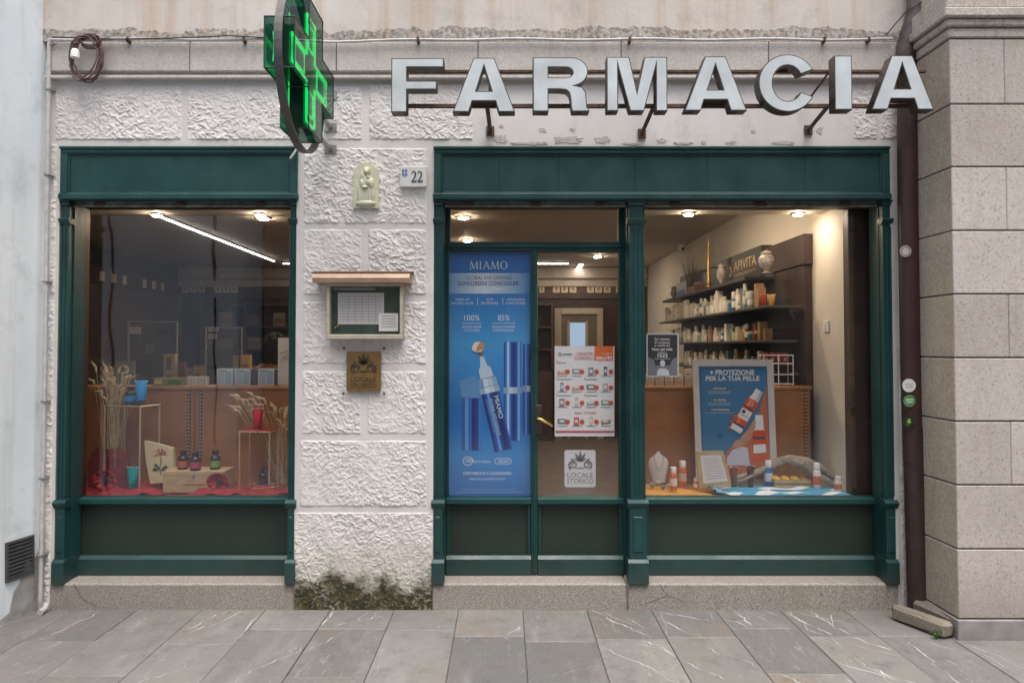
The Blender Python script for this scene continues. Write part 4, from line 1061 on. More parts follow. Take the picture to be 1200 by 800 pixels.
# ---- low wooden partitions behind the display windows
PY0, PY1 = .80, 1.05
ZPT = Z(452.5, PY0); ZPL = Z(586, YG)-.012
def partition(label, x0, x1, cuts, slots, slotm):
    t = thing('display_partition', label, 'partition', ((x0+x1)/2, .9, ZST))
    xs_ = [x0]+cuts+[x1]
    for a, b in zip(xs_[:-1], xs_[1:]): MB().box(a+.002, b-.002, PY0, PY0+.03, ZST, ZPT-.026, .002).build('panel', WOODP, t)
    MB().box(x0, x1, PY0+.0305, PY1, ZST, ZPT-.027).build('carcass', DKWOOD, t)
    MB().box(x0-.01, x1+.01, PY0-.012, PY1+.01, ZPT-.025, ZPT, .004).build('top_board', WOODP, t)
    for s_ in slots:
        xx = X(s_, 500, PY0); MB().box(xx-.010, xx+.010, PY0-.004, PY0+.0, Z(566, PY0), Z(458, PY0), .001).build('slotted_upright', DKMETAL, t)
        m = MB(); n = 26
        for k in range(n):
            z_ = Z(458, PY0)-(k+.5)*(Z(458, PY0)-Z(566, PY0))/n; m.box(xx-.006, xx+.006, PY0-.0058, PY0-.0035, z_-.006, z_+.006)
        m.build('upright_slots', slotm, t, 'stuff')
    return t
partition('long low wooden partition behind the left window display', X(20, 500, PY0), X(372, 500, PY0), [X(228, 500, PY0)], (221.5, 235), flat((175, 160, 150)))
partition('orange-brown wooden partition behind the right window display', X(745, 500, PY0), X(950, 500, PY0), [], (944,), flat((205, 165, 90)))
# display platforms
def platform(label, x0, x1):
    t = thing('display_platform', label, 'platform', ((x0+x1)/2, .5, ZST))
    MB().box(x0, x1, .250, .798, ZPL-.03, ZPL, .003).build('platform_board', WOODP, t)
    MB().box(x0+.01, x1-.01, .252, .78, ZST, ZPL-.031).build('platform_base', DKWOOD, t)
platform('wooden display platform in the left window', gx0-.30, gx1+.12)
platform('wooden display platform in the right window', pd-.03, pe-.01)

# ================================================================== generic goods
def lab2(name, rgb): return flat(rgb, .5)
def bottle(name, label, cat, loc, h, r, body, cap, band=None, kind='pump', group=None, rz=0):
    t = thing(name, label, cat, loc, group, False, rz); bm_ = flat(body, .35) if isinstance(body, tuple) else body; cm = flat(cap, .4)
    if kind == 'apoth':           # squat brown bottle, wide lip
        MB().lathe([(r*.92, 0), (r, .004), (r, h*.58), (r*.9, h*.68), (r*.5, h*.76), (r*.48, h*.84)], n=16).build('body', bm_, t)
        MB().lathe([(r*.62, h*.84), (r*.66, h*.86), (r*.66, h*.97), (r*.6, h)], n=16).build('cap', cm, t)
    elif kind == 'tube':          # flared cosmetic tube on its cap
        n = 14; vs = []; fs = []
        prof = [(.16, .72, .72), (.19, .80, .80), (.6, .98, .62), (.92, 1.12, .22), (1.0, 1.16, .08)]
        m = MB(); m.smooth = True
        for f, a, b in prof:
            for k in range(n): th = 2*math.pi*k/n; vs.append((r*a*math.cos(th), r*b*math.sin(th), f*h))
        for i in range(len(prof)-1):
            for k in range(n): fs.append((i*n+k, i*n+(k+1) % n, (i+1)*n+(k+1) % n, (i+1)*n+k))
        fs.append(tuple(range(n))[::-1]); fs.append(tuple((len(prof)-1)*n+k for k in range(n)))
        m.add(vs, fs); m.build('body', bm_, t)
        MB().lathe([(r*.70, 0), (r*.72, .003), (r*.70, h*.158)], n=14).build('cap', cm, t)
        MB().box(-r*1.17, r*1.17, -r*.07, r*.07, h*.955, h*1.0+.0005, .001).build('crimp', flat((225, 228, 228)), t)
        return t
    elif kind == 'jar':
        MB().lathe([(r*.9, 0), (r, .006), (r, h*.6), (r*.92, h*.64)], n=16).build('body', bm_, t)
        MB().lathe([(r*1.02, h*.645), (r*1.02, h*.96), (r*.95, h)], n=16).build('cap', cm, t)
    else:                         # cylinder bottle with cap
        MB().lathe([(r*.93, 0), (r, .004), (r, h*.68), (r*.85, h*.72), (r*.6, h*.735)], n=16).build('body', bm_, t)
        MB().lathe([(r*.80, h*.736), (r*.82, h*.75), (r*.78, h*.985), (r*.7, h)], n=16).build('cap', cm, t)
    if band:
        b0, b1 = (.12, .46) if kind == 'apoth' else (.2, .52)
        MB().lathe([(r*1.012, h*b0), (r*1.018, h*b0+.001), (r*1.018, h*b1-.001), (r*1.012, h*b1)], n=16).build('label_band', flat(band), t)
    return t
def carton(name, label, cat, loc, w, d, h, face, edge, rz=0, group=None, prints=()):
    t = thing(name, label, cat, loc, group, False, rz)
    MB().box(-w/2, w/2, -d/2, d/2, 0, h, .0015).build('carton', flat(face), t)
    for a, b, c_, e, rgb in prints: MB().box(-w/2+a*w, -w/2+c_*w, -d/2-.0012, -d/2, b*h, e*h).build('print', flat(rgb), t)
    return t
def base_pt(px, py, z=None): return on_z(px, py, ZPL if z is None else z)
def size(px, y): return px*(D+y)/FPX

# ---- cloths
def cloth(name, label, pts_fn, nu, nv, m, thick=.004):
    vs = []; fs = []
    for j in range(nv+1):
        for i in range(nu+1): vs.append(pts_fn(i/nu, j/nv))
    for j in range(nv):
        for i in range(nu): a = j*(nu+1)+i; fs.append((a, a+1, a+nu+2, a+nu+1))
    b = MB(); b.add(vs, fs); b.smooth = True; me = b.mesh(name); me.shade_smooth(); o = obj(name, me, m)
    md = o.modifiers.new('solid', 'SOLIDIFY'); md.thickness = thick; md.offset = 1
    return tag(o, label, 'cloth')
REDC = mat('dark_red_cloth', (.26,.012,.018), .85, 0, .2, 14, .2, 200)
cxa, cxb = gx0-.18, gx1+.05
def f_red(u, v):
    x = cxa+(cxb-cxa)*u; y = .268+.50*v
    z = ZPL+.012+.020*math.sin(x*23+y*13+1.3*math.sin(x*7))*(.4+.6*math.sin(x*5)**2)+.009*math.sin(x*41-y*33)+.050*max(0, 1-abs(v-.10)/.14)*(.35+.65*(.5+.5*math.sin(x*13+1+.8*math.sin(x*5)))**2)
    if u > .86: z += .05*(u-.86)/.14*(.5+.5*math.sin(y*20+2))
    return (x, y, max(z, ZPL+.004))
cloth('red_cloth', 'dark red cloth spread over the platform of the left window', f_red, 150, 26, REDC)
ZC1 = ZPL+.022

# ---- left window display
def wire_stand(label, cs, ztop, shelf=None):
    """cs: four floor corners (x,y)"""
    c = Vector((sum(p[0] for p in cs)/4, sum(p[1] for p in cs)/4, ZC1))
    t = thing('wire_stand', label, 'display stand', c, 'gold wire display stands'); gm = mat('pale_gold_wire', (.55,.44,.30), .35, .6, .1)
    for p in cs: MB().box(p[0]-.005, p[0]+.005, p[1]-.005, p[1]+.005, ZC1-.012, ztop, .001).build('leg', gm, t)
    for k in range(4):
        a, b = cs[k], cs[(k+1) % 4]
        MB().tube([(a[0], a[1], ztop-.005), (b[0], b[1], ztop-.005)], .0058, 6).build('top_bar', gm, t)
    m = MB(); m.add([(p[0], p[1], ztop+.001) for p in cs]+[(p[0], p[1], ztop+.006) for p in cs], [(0,1,2,3),(4,5,6,7),(0,1,5,4),(1,2,6,5),(2,3,7,6),(3,0,4,7)]); m.build('top_plate', shelf or thin_glass('stand_glass', (.9,.95,.93), .06), t)
    return t
yN, yL = .42, .50
zt_a = Z(475.5, yN)
cA = [(X(164, 520, yN), yN), (X(186.5, 520, .60), .60), (X(146, 520, .70), .70), (X(122.5, 520, .50), .50)]
wire_stand('taller gold wire stand carrying blue cosmetics in the left window', cA, zt_a)
yb_ = .55
bottle('cosmetic_tube', 'bright blue cosmetic tube on the taller wire stand', 'cosmetic tube', (X(165.5, 460, yb_-.03), yb_-.03, zt_a+.0065), size(27, yb_), size(6.3, yb_), (45, 140, 195), (50, 60, 66), kind='tube', rz=.1)
bottle('cosmetic_bottle', 'dark bottle with blue label on the taller wire stand', 'cosmetic bottle', (X(153, 460, yb_), yb_, zt_a+.0065), size(20, yb_), size(5.8, yb_), (38, 40, 44), (30, 30, 32), (40, 120, 175), 'apoth')
cB = [(X(281, 520, .48), .48), (X(316, 520, .44), .44), (X(326, 520, .62), .62), (X(293, 520, .66), .66)]
zt_b = Z(505, .46)
redp = flat((150, 28, 30))
wire_stand('shorter gold wire stand with a red top at the right of the left window', cB, zt_b, redp)
bottle('cosmetic_tube', 'red cosmetic tube on the shorter wire stand', 'cosmetic tube', (X(302, 500, .54), .54, zt_b+.0065), size(24, .54), size(5.6, .54), (180, 24, 34), (120, 18, 26), kind='tube')
p = base_pt(155.5, 571, ZC1); bottle('cosmetic_tube', 'teal cosmetic tube standing on the red cloth beside the poppies', 'cosmetic tube', p, size(24, p.y), size(6.8, p.y), (30, 150, 150), (25, 120, 120), kind='tube', rz=-.15)
p = base_pt(308, 570, ZC1); bottle('cosmetic_bottle', 'small black bottle between the legs of the shorter wire stand', 'cosmetic bottle', p, size(22, p.y), size(5.3, p.y), (24, 22, 24), (18, 18, 20), (44, 40, 42), 'apoth')
# wooden gift box with three bottles
pl = base_pt(194, 574, ZC1); yx = .40
wb = thing('wooden_box', 'pale wooden hinged box with a metal clasp on the red cloth', 'wooden box', (X(227, 570, yx), yx, ZC1-.004))
WB = mat('pale_pine', (.42,.30,.16), .6, 0, .18, 14)
bx0, bx1, bz1 = X(191, 560, yx), X(262, 560, yx), Z(552, yx)
MB().box(bx0, bx1, yx, yx+.19, ZC1-.004, bz1-.030, .002).build('box_body', WB, wb); MB().box(bx0, bx1, yx-.001, yx+.191, bz1-.029, bz1, .002).build('lid', WB, wb)
xm = (bx0+bx1)/2; MB().box(xm-.010, xm+.010, yx-.005, yx, bz1-.045, bz1-.016, .002).build('clasp', STEEL, wb)
prect('stamp_line', flat((120, 85, 45)), wb, 214, 567.2, 240, 568.2, yx-.0015)
for px, py, c_, nm in ((214.5, 550, (176, 92, 56), 'orange'), (229, 552, (165, 62, 84), 'pink'), (252.5, 549, (120, 140, 64), 'green')):
    yy = yx+.04 if nm == 'pink' else yx+.09
    bottle('apothecary_bottle', 'dark apothecary bottle with %s label on the wooden box' % nm, 'bottle', (X(px, 540, yy), yy, bz1+.0005), size(21.5, yy), size(5.9, yy), (40, 34, 36), (30, 30, 34), c_, 'apoth')
# seed bag with a printed flower
yb = .56; bg_ = thing('seed_bag', 'cream paper bag printed with a red flower leaning behind the wooden box', 'paper bag', (X(188, 566, yb), yb, ZC1))
BAG = flat((205, 190, 150))
pts = [(176, 567), (204, 563), (203.5, 540), (202, 525), (185, 520), (169, 516.5), (171, 540)]
m = MB(); m.prism([(W(a, b, yb).x, W(a, b, yb).z) for a, b in pts], yb, yb+.035); m.build('bag', BAG, bg_)
ST = flat((70, 78, 60)); RD = flat((150, 50, 50))
crv = lambda L: [(W(a, b, yb-.002).x, yb-.002, W(a, b, yb-.002).z) for a, b in L]
MB().tube(crv([(188, 535), (189, 541), (187, 548), (189, 556)]), .003, 5).build('printed_stem', ST, bg_)
for k in range(7):
    a = R(100+k*35-105); ppoly('printed_petal', RD, bg_, [(187, 533), (187+8*math.cos(a)-1.2, 531-6*math.sin(a)), (187+8*math.cos(a)+1.2, 531-6*math.sin(a)+1.2)], yb-.0025)
for a, b, c_ in ((181, 550, -1), (194, 547, 1), (196, 553, 1), (183, 545, -1)): ppoly('printed_leaf', ST, bg_, [(188, 550), (a, b-2.4), (a+c_*3, b), (a, b+2.4)], yb-.0025)
# poppies
def poppy(label, px, py, y, s, face=True):
    c = W(px, py, y); t = thing('paper_poppy', label, 'paper flower', (c.x, y, max(ZC1-.01, c.z-s)))
    PM = mat('poppy_red', (.33,.018,.022), .7, 0, .2, 20); n = 5
    for k in range(n):
        a = 2*math.pi*k/n+.4; vs = []; fs = []; m = MB()
        for j in range(6):
            for i in range(7):
                r_ = s*j/5; th = a+(i-3)/3*.78*(.35+.65*math.sin(j/5*2.2)); cup = .35*s*(j/5)**2+.05*s*math.sin(i*2+k)
                vs.append((c.x+r_*math.cos(th), y-cup+.02*s+.004*k, c.z+r_*.82*math.sin(th)))
        for j in range(5):
            for i in range(6): q = j*7+i; fs.append((q, q+1, q+8, q+7))
        m.add(vs, fs); m.smooth = True; o = m.build('petal', PM, t); md = o.modifiers.new('s', 'SOLIDIFY'); md.thickness = .0015
    MB().ellip((c.x, y-.02*s-.006, c.z), (s*.2, s*.16, s*.2), 12, 8).build('poppy_heart', flat((28, 24, 26)), t)
    m = MB()
    for k in range(14): a = 2*math.pi*k/14; m.tube([(c.x, y-.01, c.z), (c.x+s*.34*math.cos(a), y-.02-.1*s, c.z+s*.34*math.sin(a))], .0016, 4)
    m.build('stamens', flat((28, 24, 26)), t)
poppy('red paper poppy at the left end of the red cloth', 124, 561.5, .34, size(14, .34))
poppy('red paper poppy leaning against the front of the wooden box', 256.5, 564, .345, size(13.5, .345))
yy = .60; m = MB(); o_ = [(103, 572), (103, 545), (107, 530), (113, 525), (125, 526), (140, 524.5), (148, 529), (151, 542), (148, 555), (146, 572)]
pt = thing('giant_poppy_petal', 'large folded red paper petal behind the left poppy', 'paper petal', (X(126, 570, yy), yy, ZC1))
m.prism([(W(a, b, yy).x, W(a, b, yy).z) for a, b in o_], yy, yy+.012); m.build('petal_sheet', mat('poppy_dull_red', (.20,.020,.024), .8, 0, .25, 12), pt)
# wheat bunches
STRAW = mat('dry_straw', (.56,.44,.26), .8, 0, .25, 30); EAR = mat('wheat_ear', (.58,.45,.27), .8, 0, .3, 60, .4, 200)
def wheat(label, base, heads, r0=.02):
    t = thing('wheat_bunch', label, 'dried wheat', base)
    st = MB(); ea = MB()
    for (hx_, hy_, hz_) in heads:
        b = Vector((base.x+random.uniform(-r0, r0), base.y+random.uniform(-r0, r0), base.z+random.uniform(0, .01)))
        e = Vector((hx_, hy_, hz_)); mid = b.lerp(e, .6)+Vector((random.uniform(-.02, .02), random.uniform(-.015, .015), .04))
        st.tube([b, b.lerp(mid, .5)+Vector((0, 0, .01)), mid, e], .0016, 4)
        d = (e-mid).normalized(); g = Vector((random.uniform(-.4, .4)+d.x*1.5, random.uniform(-.4, .1), random.uniform(-1.0, .25))).normalized(); L = random.uniform(.055, .085)
        d2 = (d+g*.9).normalized(); p1 = e+d*L*.5; p2 = p1+d2*L*.6
        ea.tube([e, e.lerp(p1, .5), p1, p1.lerp(p2, .6), p2], [.003, .0085, .009, .007, .001], 6)
        for k in range(4):
            o2 = Vector((random.uniform(-1, 1), random.uniform(-1, 1), random.uniform(-1, 1)))*.015
            st.tube([p1, p2+o2+d2*.035], [.0007, .0004], 3)
    st.build('stems', STRAW, t); ea.build('ears', EAR, t)
heads = []
for k in range(46):
    px, py, y = random.gauss(133, 11), random.uniform(436, 478), random.uniform(.56, .72); p = W(px, py, y); heads.append(p)
wheat('bunch of dried wheat standing behind the taller wire stand', Vector((X(133, 540, .64), .64, ZC1)), heads, .03)
heads = []
for k in range(34):
    f = random.random(); px = 278+f*58; py = 462+12*abs(f-.5)+random.uniform(0, 28)+(14 if f > .7 else 0); heads.append(W(px, py, random.uniform(.60, .74)))
wheat('bunch of dried wheat fanning out behind the shorter wire stand', Vector((X(330, 550, .68), .68, ZC1)), heads, .03)
m = MB()
for k in range(8):
    a = base_pt(random.uniform(284, 322), random.uniform(566, 573), ZC1+.012); d = Vector((random.uniform(.04, .10), random.uniform(-.03, .03), random.uniform(0, .006))); m.tube([a, a+d], .0022, 5)
tag(m.build('straw_twigs', STRAW), 'few loose straw twigs lying under the shorter wire stand', 'twigs')

# ---- goods standing on the left partition
yt = .92
for k, (a, b, c_) in enumerate(((253.5, 272.5, 'first'), (274.5, 293, 'second'), (302, 321, 'third'))):
    carton('product_carton', 'white carton with pale blue print, %s from the left on the left partition' % c_, 'carton', (X((a+b)/2, 440, yt), yt+.04, ZPT), size(b-a, yt), .07, size(19.5, yt), (196, 202, 206), (180,)*3, 0, 'white-blue cartons on the left partition',
           ((.08, .12, .45, .8, (168, 186, 200)), (.55, .1, .92, .85, (150, 180, 202)), (.1, .84, .6, .92, (120, 150, 175))))
for px in (296, 323.5):
    carton('product_carton', 'grey carton turned edge-on %s the third white-blue carton' % ('left of' if px < 300 else 'right of'), 'carton', (X(px, 440, yt), yt+.05, ZPT), size(5, yt), .06, size(19, yt), (92, 96, 102), (0,)*3)
for k in range(6):
    carton('small_carton', 'thin white carton in the row over the slotted uprights, %s from the left' % ('first', 'second', 'third', 'fourth', 'fifth', 'last')[k], 'carton', (X(222+k*4, 447, yt), yt, ZPT), size(3.4, yt), .05, size(10.5, yt), (208, 200, 188), (0,)*3, 0, 'thin white cartons in a row', ((.35, .05, .6, .95, (150, 145, 140)),))
carton('flat_carton', 'flat green-yellow carton lying on the left partition above the blue tube', 'carton', (X(199, 448, yt), yt, ZPT), size(33, yt), .08, size(9, yt), (120, 132, 60), (0,)*3, 0, None, ((.05, .2, .3, .8, (190, 180, 120)), (.5, .2, .95, .7, (86, 110, 50))))
wc = thing('white_display_stand', 'tall white cardboard display at the right edge of the left window', 'display stand', (X(336, 450, yt), yt, ZPT))
xa, xb = X(325.5, 420, yt), X(358, 420, yt); zt_ = Z(396, yt)
MB().box(xa, xb, yt, yt+.11, ZPT, zt_, .004).build('display_panel', flat((214, 206, 192)), wc)
for o_ in (((328, 414), (333, 411.5), (339, 410), (345, 409.5)), ((331, 419), (334, 416.5), (340, 415), (345, 414.5)), ((329, 423), (331, 420.5), (338, 419.5), (345, 419.5))):
    MB().tube([(W(a, b, yt).x, yt-.001, W(a, b, yt).z) for a, b in o_], .0035, 5).build('printed_curve', flat((165, 158, 150)), wc)

# ---- service counter and the things on it, behind the left window
CY0, CTOP = 1.75, 1.20
sv = thing('service_counter', 'dark service counter inside the shop behind the left partition', 'counter', (-2.6, 2, ZST))
MB().box(-4.2, -1.35, CY0, CY0+.55, ZST, CTOP-.04, .004).build('counter_body', CAB1, sv); MB().box(-4.25, -1.3, CY0-.03, CY0+.58, CTOP-.039, CTOP, .006).build('counter_top', DKWOOD, sv)
def onC(px, y=1.95): return Vector((X(px, 430, y), y, CTOP))
def monitor(label, px, w, h, rgb, y=1.95, tilt=0):
    t = thing('monitor', label, 'monitor', onC(px, y), None, False, tilt)
    MB().box(-w/2, w/2, -.015, .015, .07, .07+h, .005).build('screen_back', flat(rgb), t); MB().box(-.02, .02, -.01, .02, .012, .075, .003).build('stand', flat((90, 88, 86)), t)
    MB().box(-.08, .08, -.05, .06, 0, .012, .003).build('foot', flat((90, 88, 86)), t)
monitor('pale grey monitor back left of the wheat bunch', 147, .17, .21, (150, 146, 142)); monitor('small pale monitor in front of the person behind the counter', 307, .12, .13, (140, 128, 116))
def carton_c(label, px, w, h, rgb, y=1.95, pr=()): carton('shop_carton', label, 'carton', onC(px, y), w, .06, h, rgb, (0,)*3, 0, None, pr)
carton_c('cream carton with a printed face standing on the dark counter', 200, .10, .345, (178, 160, 134), pr=((.2, .2, .8, .45, (150, 120, 92)), (.25, .6, .7, .9, (120, 110, 100))))
carton_c('dull red carton on the dark counter', 214, .055, .27, (120, 52, 44)); carton_c('tan carton on the dark counter beside the red one', 222, .05, .22, (150, 112, 80)); carton_c('golden carton on the dark counter', 233, .075, .24, (150, 116, 66), pr=((.2, .3, .8, .7, (110, 70, 40)),))
carton_c('beige patterned carton left of the yellow leaflet holder', 277.5, .055, .33, (140, 118, 84)); carton_c('bright yellow leaflet holder on the dark counter', 288.5, .08, .335, (196, 152, 40), pr=((.15, .3, .85, .75, (160, 100, 30)),))
def screen(label, px0, px1, py, y=2.1):
    t = thing('acrylic_screen', label, 'screen', onC((px0+px1)/2, y)); x0, x1 = X(px0, 420, y), X(px1, 420, y); z1 = Z(py, y)
    MB().box(x0, x1, y, y+.006, CTOP, z1).build('clear_sheet', thin_glass('acrylic_clear', (.93,.95,.95), .06), t)
    e = flat((140, 142, 142))
    for a in (x0, x1): MB().box(a-.006, a+.006, y-.004, y+.010, CTOP, z1+.006, .001).build('edge', e, t)
    MB().box(x0+.006, x1-.006, y-.004, y+.010, z1-.004, z1+.006, .001).build('edge', e, t)
    return t
s_ = screen('clear acrylic counter screen with a white notice, left of two', 150, 207, 377)
pbox('notice_card', flat((190, 180, 166)), s_, 151, 383, 165, 391, 2.094, 2.0985, 0); pbox('notice_card', flat((30, 22, 24)), s_, 184, 387, 201, 392, 2.094, 2.0985, 0)
pbox('notice_card', flat((118, 120, 118)), s_, 170, 402, 181, 415, 2.094, 2.0985, 0)
s_ = screen('clear acrylic counter screen with two small notices, right of two', 241, 283, 384)
pbox('notice_card', flat((150, 146, 138)), s_, 244, 384, 256, 388.5, 2.094, 2.0985, 0); pbox('notice_card', flat((150, 146, 138)), s_, 244, 391, 254, 397, 2.094, 2.0985, 0)
# muted goods on the back shelves
cols = ((96, 78, 60), (120, 104, 84), (84, 88, 92), (110, 76, 58), (128, 120, 104))
k = 0
for z_, nm in ((1.58, 'middle'), (1.93, 'upper')):
    for i in range(9):
        xx = RX0+.85+i*.42
        if random.random() < .15: continue
        w = random.uniform(.12, .26); h = random.uniform(.14, .27)
        carton('shelf_carton', 'muted carton on the %s back shelf, %s from the left' % (nm, ('first','second','third','fourth','fifth','sixth','seventh','eighth','ninth')[i]), 'carton', (xx, YB-.13, z_+.0005), w, .14, h, cols[k % 5], (0,)*3, 0, 'cartons on the back shelves', ((.1, .2, .9, .6, cols[(k+2) % 5]),)); k += 1

# ---- person behind the counter, mostly hidden
def person(px, y):
    c = X(px, 410, y); t = thing('person', 'person with dark hair and rust-coloured top behind the counter, half hidden by the white display', 'person', (c, y, ZST), None, False, R(-150))
    P = {'pel': (0,0,.80,.13,.10), 'spine': (0,.01,.95,.12,.09), 'chest': (0,.01,1.14,.145,.10), 'neckb': (0,.01,1.27,.06,.055), 'neck': (0,0,1.33,.047,.047), 'jaw': (0,-.02,1.385,.058,.062), 'head': (0,-.005,1.455,.076,.092), 'top': (0,0,1.515,.055,.07)}
    E = [('pel','spine'),('spine','chest'),('chest','neckb'),('neckb','neck'),('neck','jaw'),('jaw','head'),('head','top')]
    for s, n in ((-1,'l'), (1,'r')):
        P['sh'+n] = (s*.165,.01,1.22,.055,.055); P['el'+n] = (s*.23,-.04,1.00,.042,.042); P['wr'+n] = (s*.15,-.25,1.06,.027,.027); P['pa'+n] = (s*.12,-.31,1.065,.034,.018)
        P['hip'+n] = (s*.09,0,.74,.085,.085); P['kn'+n] = (s*.10,-.01,.43,.056,.056); P['an'+n] = (s*.10,.02,.08,.038,.038); P['to'+n] = (s*.11,-.11,.025,.035,.022)
        E += [('neckb','sh'+n),('sh'+n,'el'+n),('el'+n,'wr'+n),('wr'+n,'pa'+n),('pel','hip'+n),('hip'+n,'kn'+n),('kn'+n,'an'+n),('an'+n,'to'+n)]
        for k in range(4):
            P['f%d%s' % (k, n)] = (s*(.12-.028+.017*k),-.36,1.062-.002*k,.0085,.0085); P['g%d%s' % (k, n)] = (s*(.12-.028+.017*k),-.385-.01*(k in (1, 2)),1.045,.007,.007); E += [('pa'+n,'f%d%s' % (k, n)),('f%d%s' % (k, n),'g%d%s' % (k, n))]
        P['t'+n] = (s*.075,-.31,1.06,.009,.009); P['u'+n] = (s*.062,-.335,1.055,.008,.008); E += [('wr'+n,'t'+n),('t'+n,'u'+n)]
    ks = list(P); me = bpy.data.meshes.new('body'); me.from_pydata([P[k][:3] for k in ks], [(ks.index(a), ks.index(b)) for a, b in E], [])
    o = obj('body', me, flat((150, 92, 66)), t)
    sk = o.modifiers.new('skin', 'SKIN'); sk.use_smooth_shade = True
    for i, k in enumerate(ks): me.skin_vertices[0].data[i].radius = P[k][3:]
    me.skin_vertices[0].data[0].use_root = True
    ss = o.modifiers.new('sub', 'SUBSURF'); ss.levels = 2; ss.render_levels = 2
    CL = mat('rust_top', (.26,.105,.05), .85, 0, .1, 20)
    m = MB(); m.lathe([(.165, .80), (.165, .95), (.185, 1.12), (.185, 1.21), (.13, 1.275), (.075, 1.305)], (0, .01, 0), 20, 1, .80); m.build('top', CL, t)
    for s in (-1, 1): MB().tube([(s*.14,.01,1.235), (s*.19,-.005,1.14), (s*.235,-.045,1.0), (s*.20,-.14,1.02)], [.078, .074, .064, .052], 10).build('sleeve', CL, t)
    m = MB(); m.lathe([(.155, .81), (.16, .72), (.12, .40), (.10, .1)], (0, 0, 0), 16, 1, .75); m.build('trousers', flat((40, 40, 46)), t)
    HR = flat((26, 17, 13), .95); m = MB(); m.ellip((0, .034, 1.478), (.105, .108, .105), 16, 10); m.ellip((-.075, .03, 1.40), (.052, .075, .13), 10, 8); m.ellip((.075, .03, 1.40), (.052, .075, .13), 10, 8); m.ellip((0, .09, 1.39), (.08, .05, .13), 10, 8)
    for k in range(46):
        a = random.uniform(0, 6.28); b = random.uniform(-.5, 1.3); m.ellip((.098*math.cos(a)*math.cos(b), .034+.10*math.sin(a)*math.cos(b)+.02, 1.45+.115*math.sin(b)), (random.uniform(.018, .034),)*2+(random.uniform(.02, .045),), 7, 5)
    m.build('hair', HR, t)
    for s in (-1, 1): MB().ellip((s*.030, -.088, 1.458), (.011, .006, .006), 8, 6).build('eye', flat((40, 30, 28)), t)
    MB().ellip((0, -.103, 1.432), (.011, .016, .018), 8, 6).build('nose', flat((150, 92, 66)), t); MB().ellip((0, -.088, 1.397), (.022, .006, .006), 8, 6).build('mouth', flat((140, 70, 62)), t)
person(322, 2.52)

# ================================================================== right window
# ---- display unit along the right wall
YU0, YU1 = 1.0, 4.6
un = thing('product_shelving', 'dark wall shelving unit with product shelves on the right shop wall', 'shelving', (RX1-.1, 2.2, ZST))
DG = mat('dark_grey_panel', (.040,.036,.034), .45, 0, .15, 4)
MB().box(RX1-.06, RX1-.001, .90, YU1, ZST, 2.209, .003).build('lower_back', DKWOOD, un)
m = MB(); m.prismx([(YU0, 1.742), (YU1, 1.742), (YU1, 2.21), (1.48, 2.21)], RX1-.085, RX1-.061); m.build('sloped_panel', DG, un)
MB().box(RX1-.10, RX1-.003, 1.70, YU1, 2.211, 2.47, .003).build('header_board', DG, un)
MB().box(RX1-.07, RX1-.0035, .88, 1.698, 2.215, 2.44, .003).build('cornice_board', DKWOOD, un)
MB().box(RX1-.32, RX1-.086, 1.45, YU1, 2.15, 2.178, .003).build('ledge', DG, un)
SHELF = mat('shelf_edge', (.075,.065,.055), .4)
for z_, ya in ((1.91, .88), (1.655, .95), (1.41, .95)): MB().box(RX1-.36, RX1-.086, ya, YU1, z_-.018, z_, .002).build('shelf', SHELF, un)
GOLD = flat((214, 186, 142))
text_on('APIVITA', (RX1-.1015, 2.44, 2.315), (0, -.62, 0), (0, 0, .092), GOLD, un, bold=.0); text_on('NATURAL PRODUCTS', (RX1-.1015, 2.42, 2.265), (0, -.58, 0), (0, 0, .026), GOLD, un, bold=.0)
m = MB(); m.ellip((RX1-.101, 2.56, 2.33), (.002, .045, .05), 14, 8); m.build('bee_emblem_ring', GOLD, un); m = MB(); m.ellip((RX1-.104, 2.56, 2.33), (.002, .032, .037), 14, 8); m.build('bee_emblem', DG, un)
# ---- shelf goods, each one singled out by its rank from the near end
ordn = lambda i: ['nearest', 'second nearest', 'third', 'fourth', 'fifth', 'sixth', 'seventh', 'eighth', 'ninth', 'tenth', '11th', '12th', '13th', '14th', '15th', '16th', '17th', '18th', '19th', '20th', '21st', '22nd', '23rd'][i] if i < 23 else '%d%s' % (i+1, {1: 'st', 2: 'nd', 3: 'rd'}.get((i+1) % 10, 'th'))
pal = {'white': (226, 222, 212), 'cream': (206, 194, 168), 'blue': (70, 110, 150), 'mint': (130, 160, 150), 'amber': (120, 74, 40), 'grey': (120, 122, 122), 'teal': (60, 120, 120), 'kraft': (150, 118, 80)}
sets = {'upper': (1.91, ['ye', 're', 'kraft', 'kraft', 'teal', 'mint', 'grey', 'mint', 'grey', 'mint', 'white', 'blue', 'cream', 'blue', 'white', 'white', 'cream', 'white', 'white', 'white', 'white', 'white', 'cream', 'white']),
        'middle': (1.655, ['kraft', 'kraft', 'amber', 'amber', 'teal', 'amber', 'kraft', 'cream', 'cream', 'white', 'cream', 'white', 'mint', 'white', 'white', 'blue', 'white', 'cream', 'white', 'white']),
        'lower': (1.41, ['red', 'amber', 'teal', 'teal', 'grey', 'mint', 'cream', 'white', 'mint', 'kraft', 'cream', 'white', 'cream', 'mint', 'white', 'cream'])}
pal['ye'] = (170, 130, 60); pal['re'] = (180, 44, 44); pal['red'] = (130, 40, 44)
nmz = {'ye': 'mustard', 're': 'red', 'red': 'dark red'}
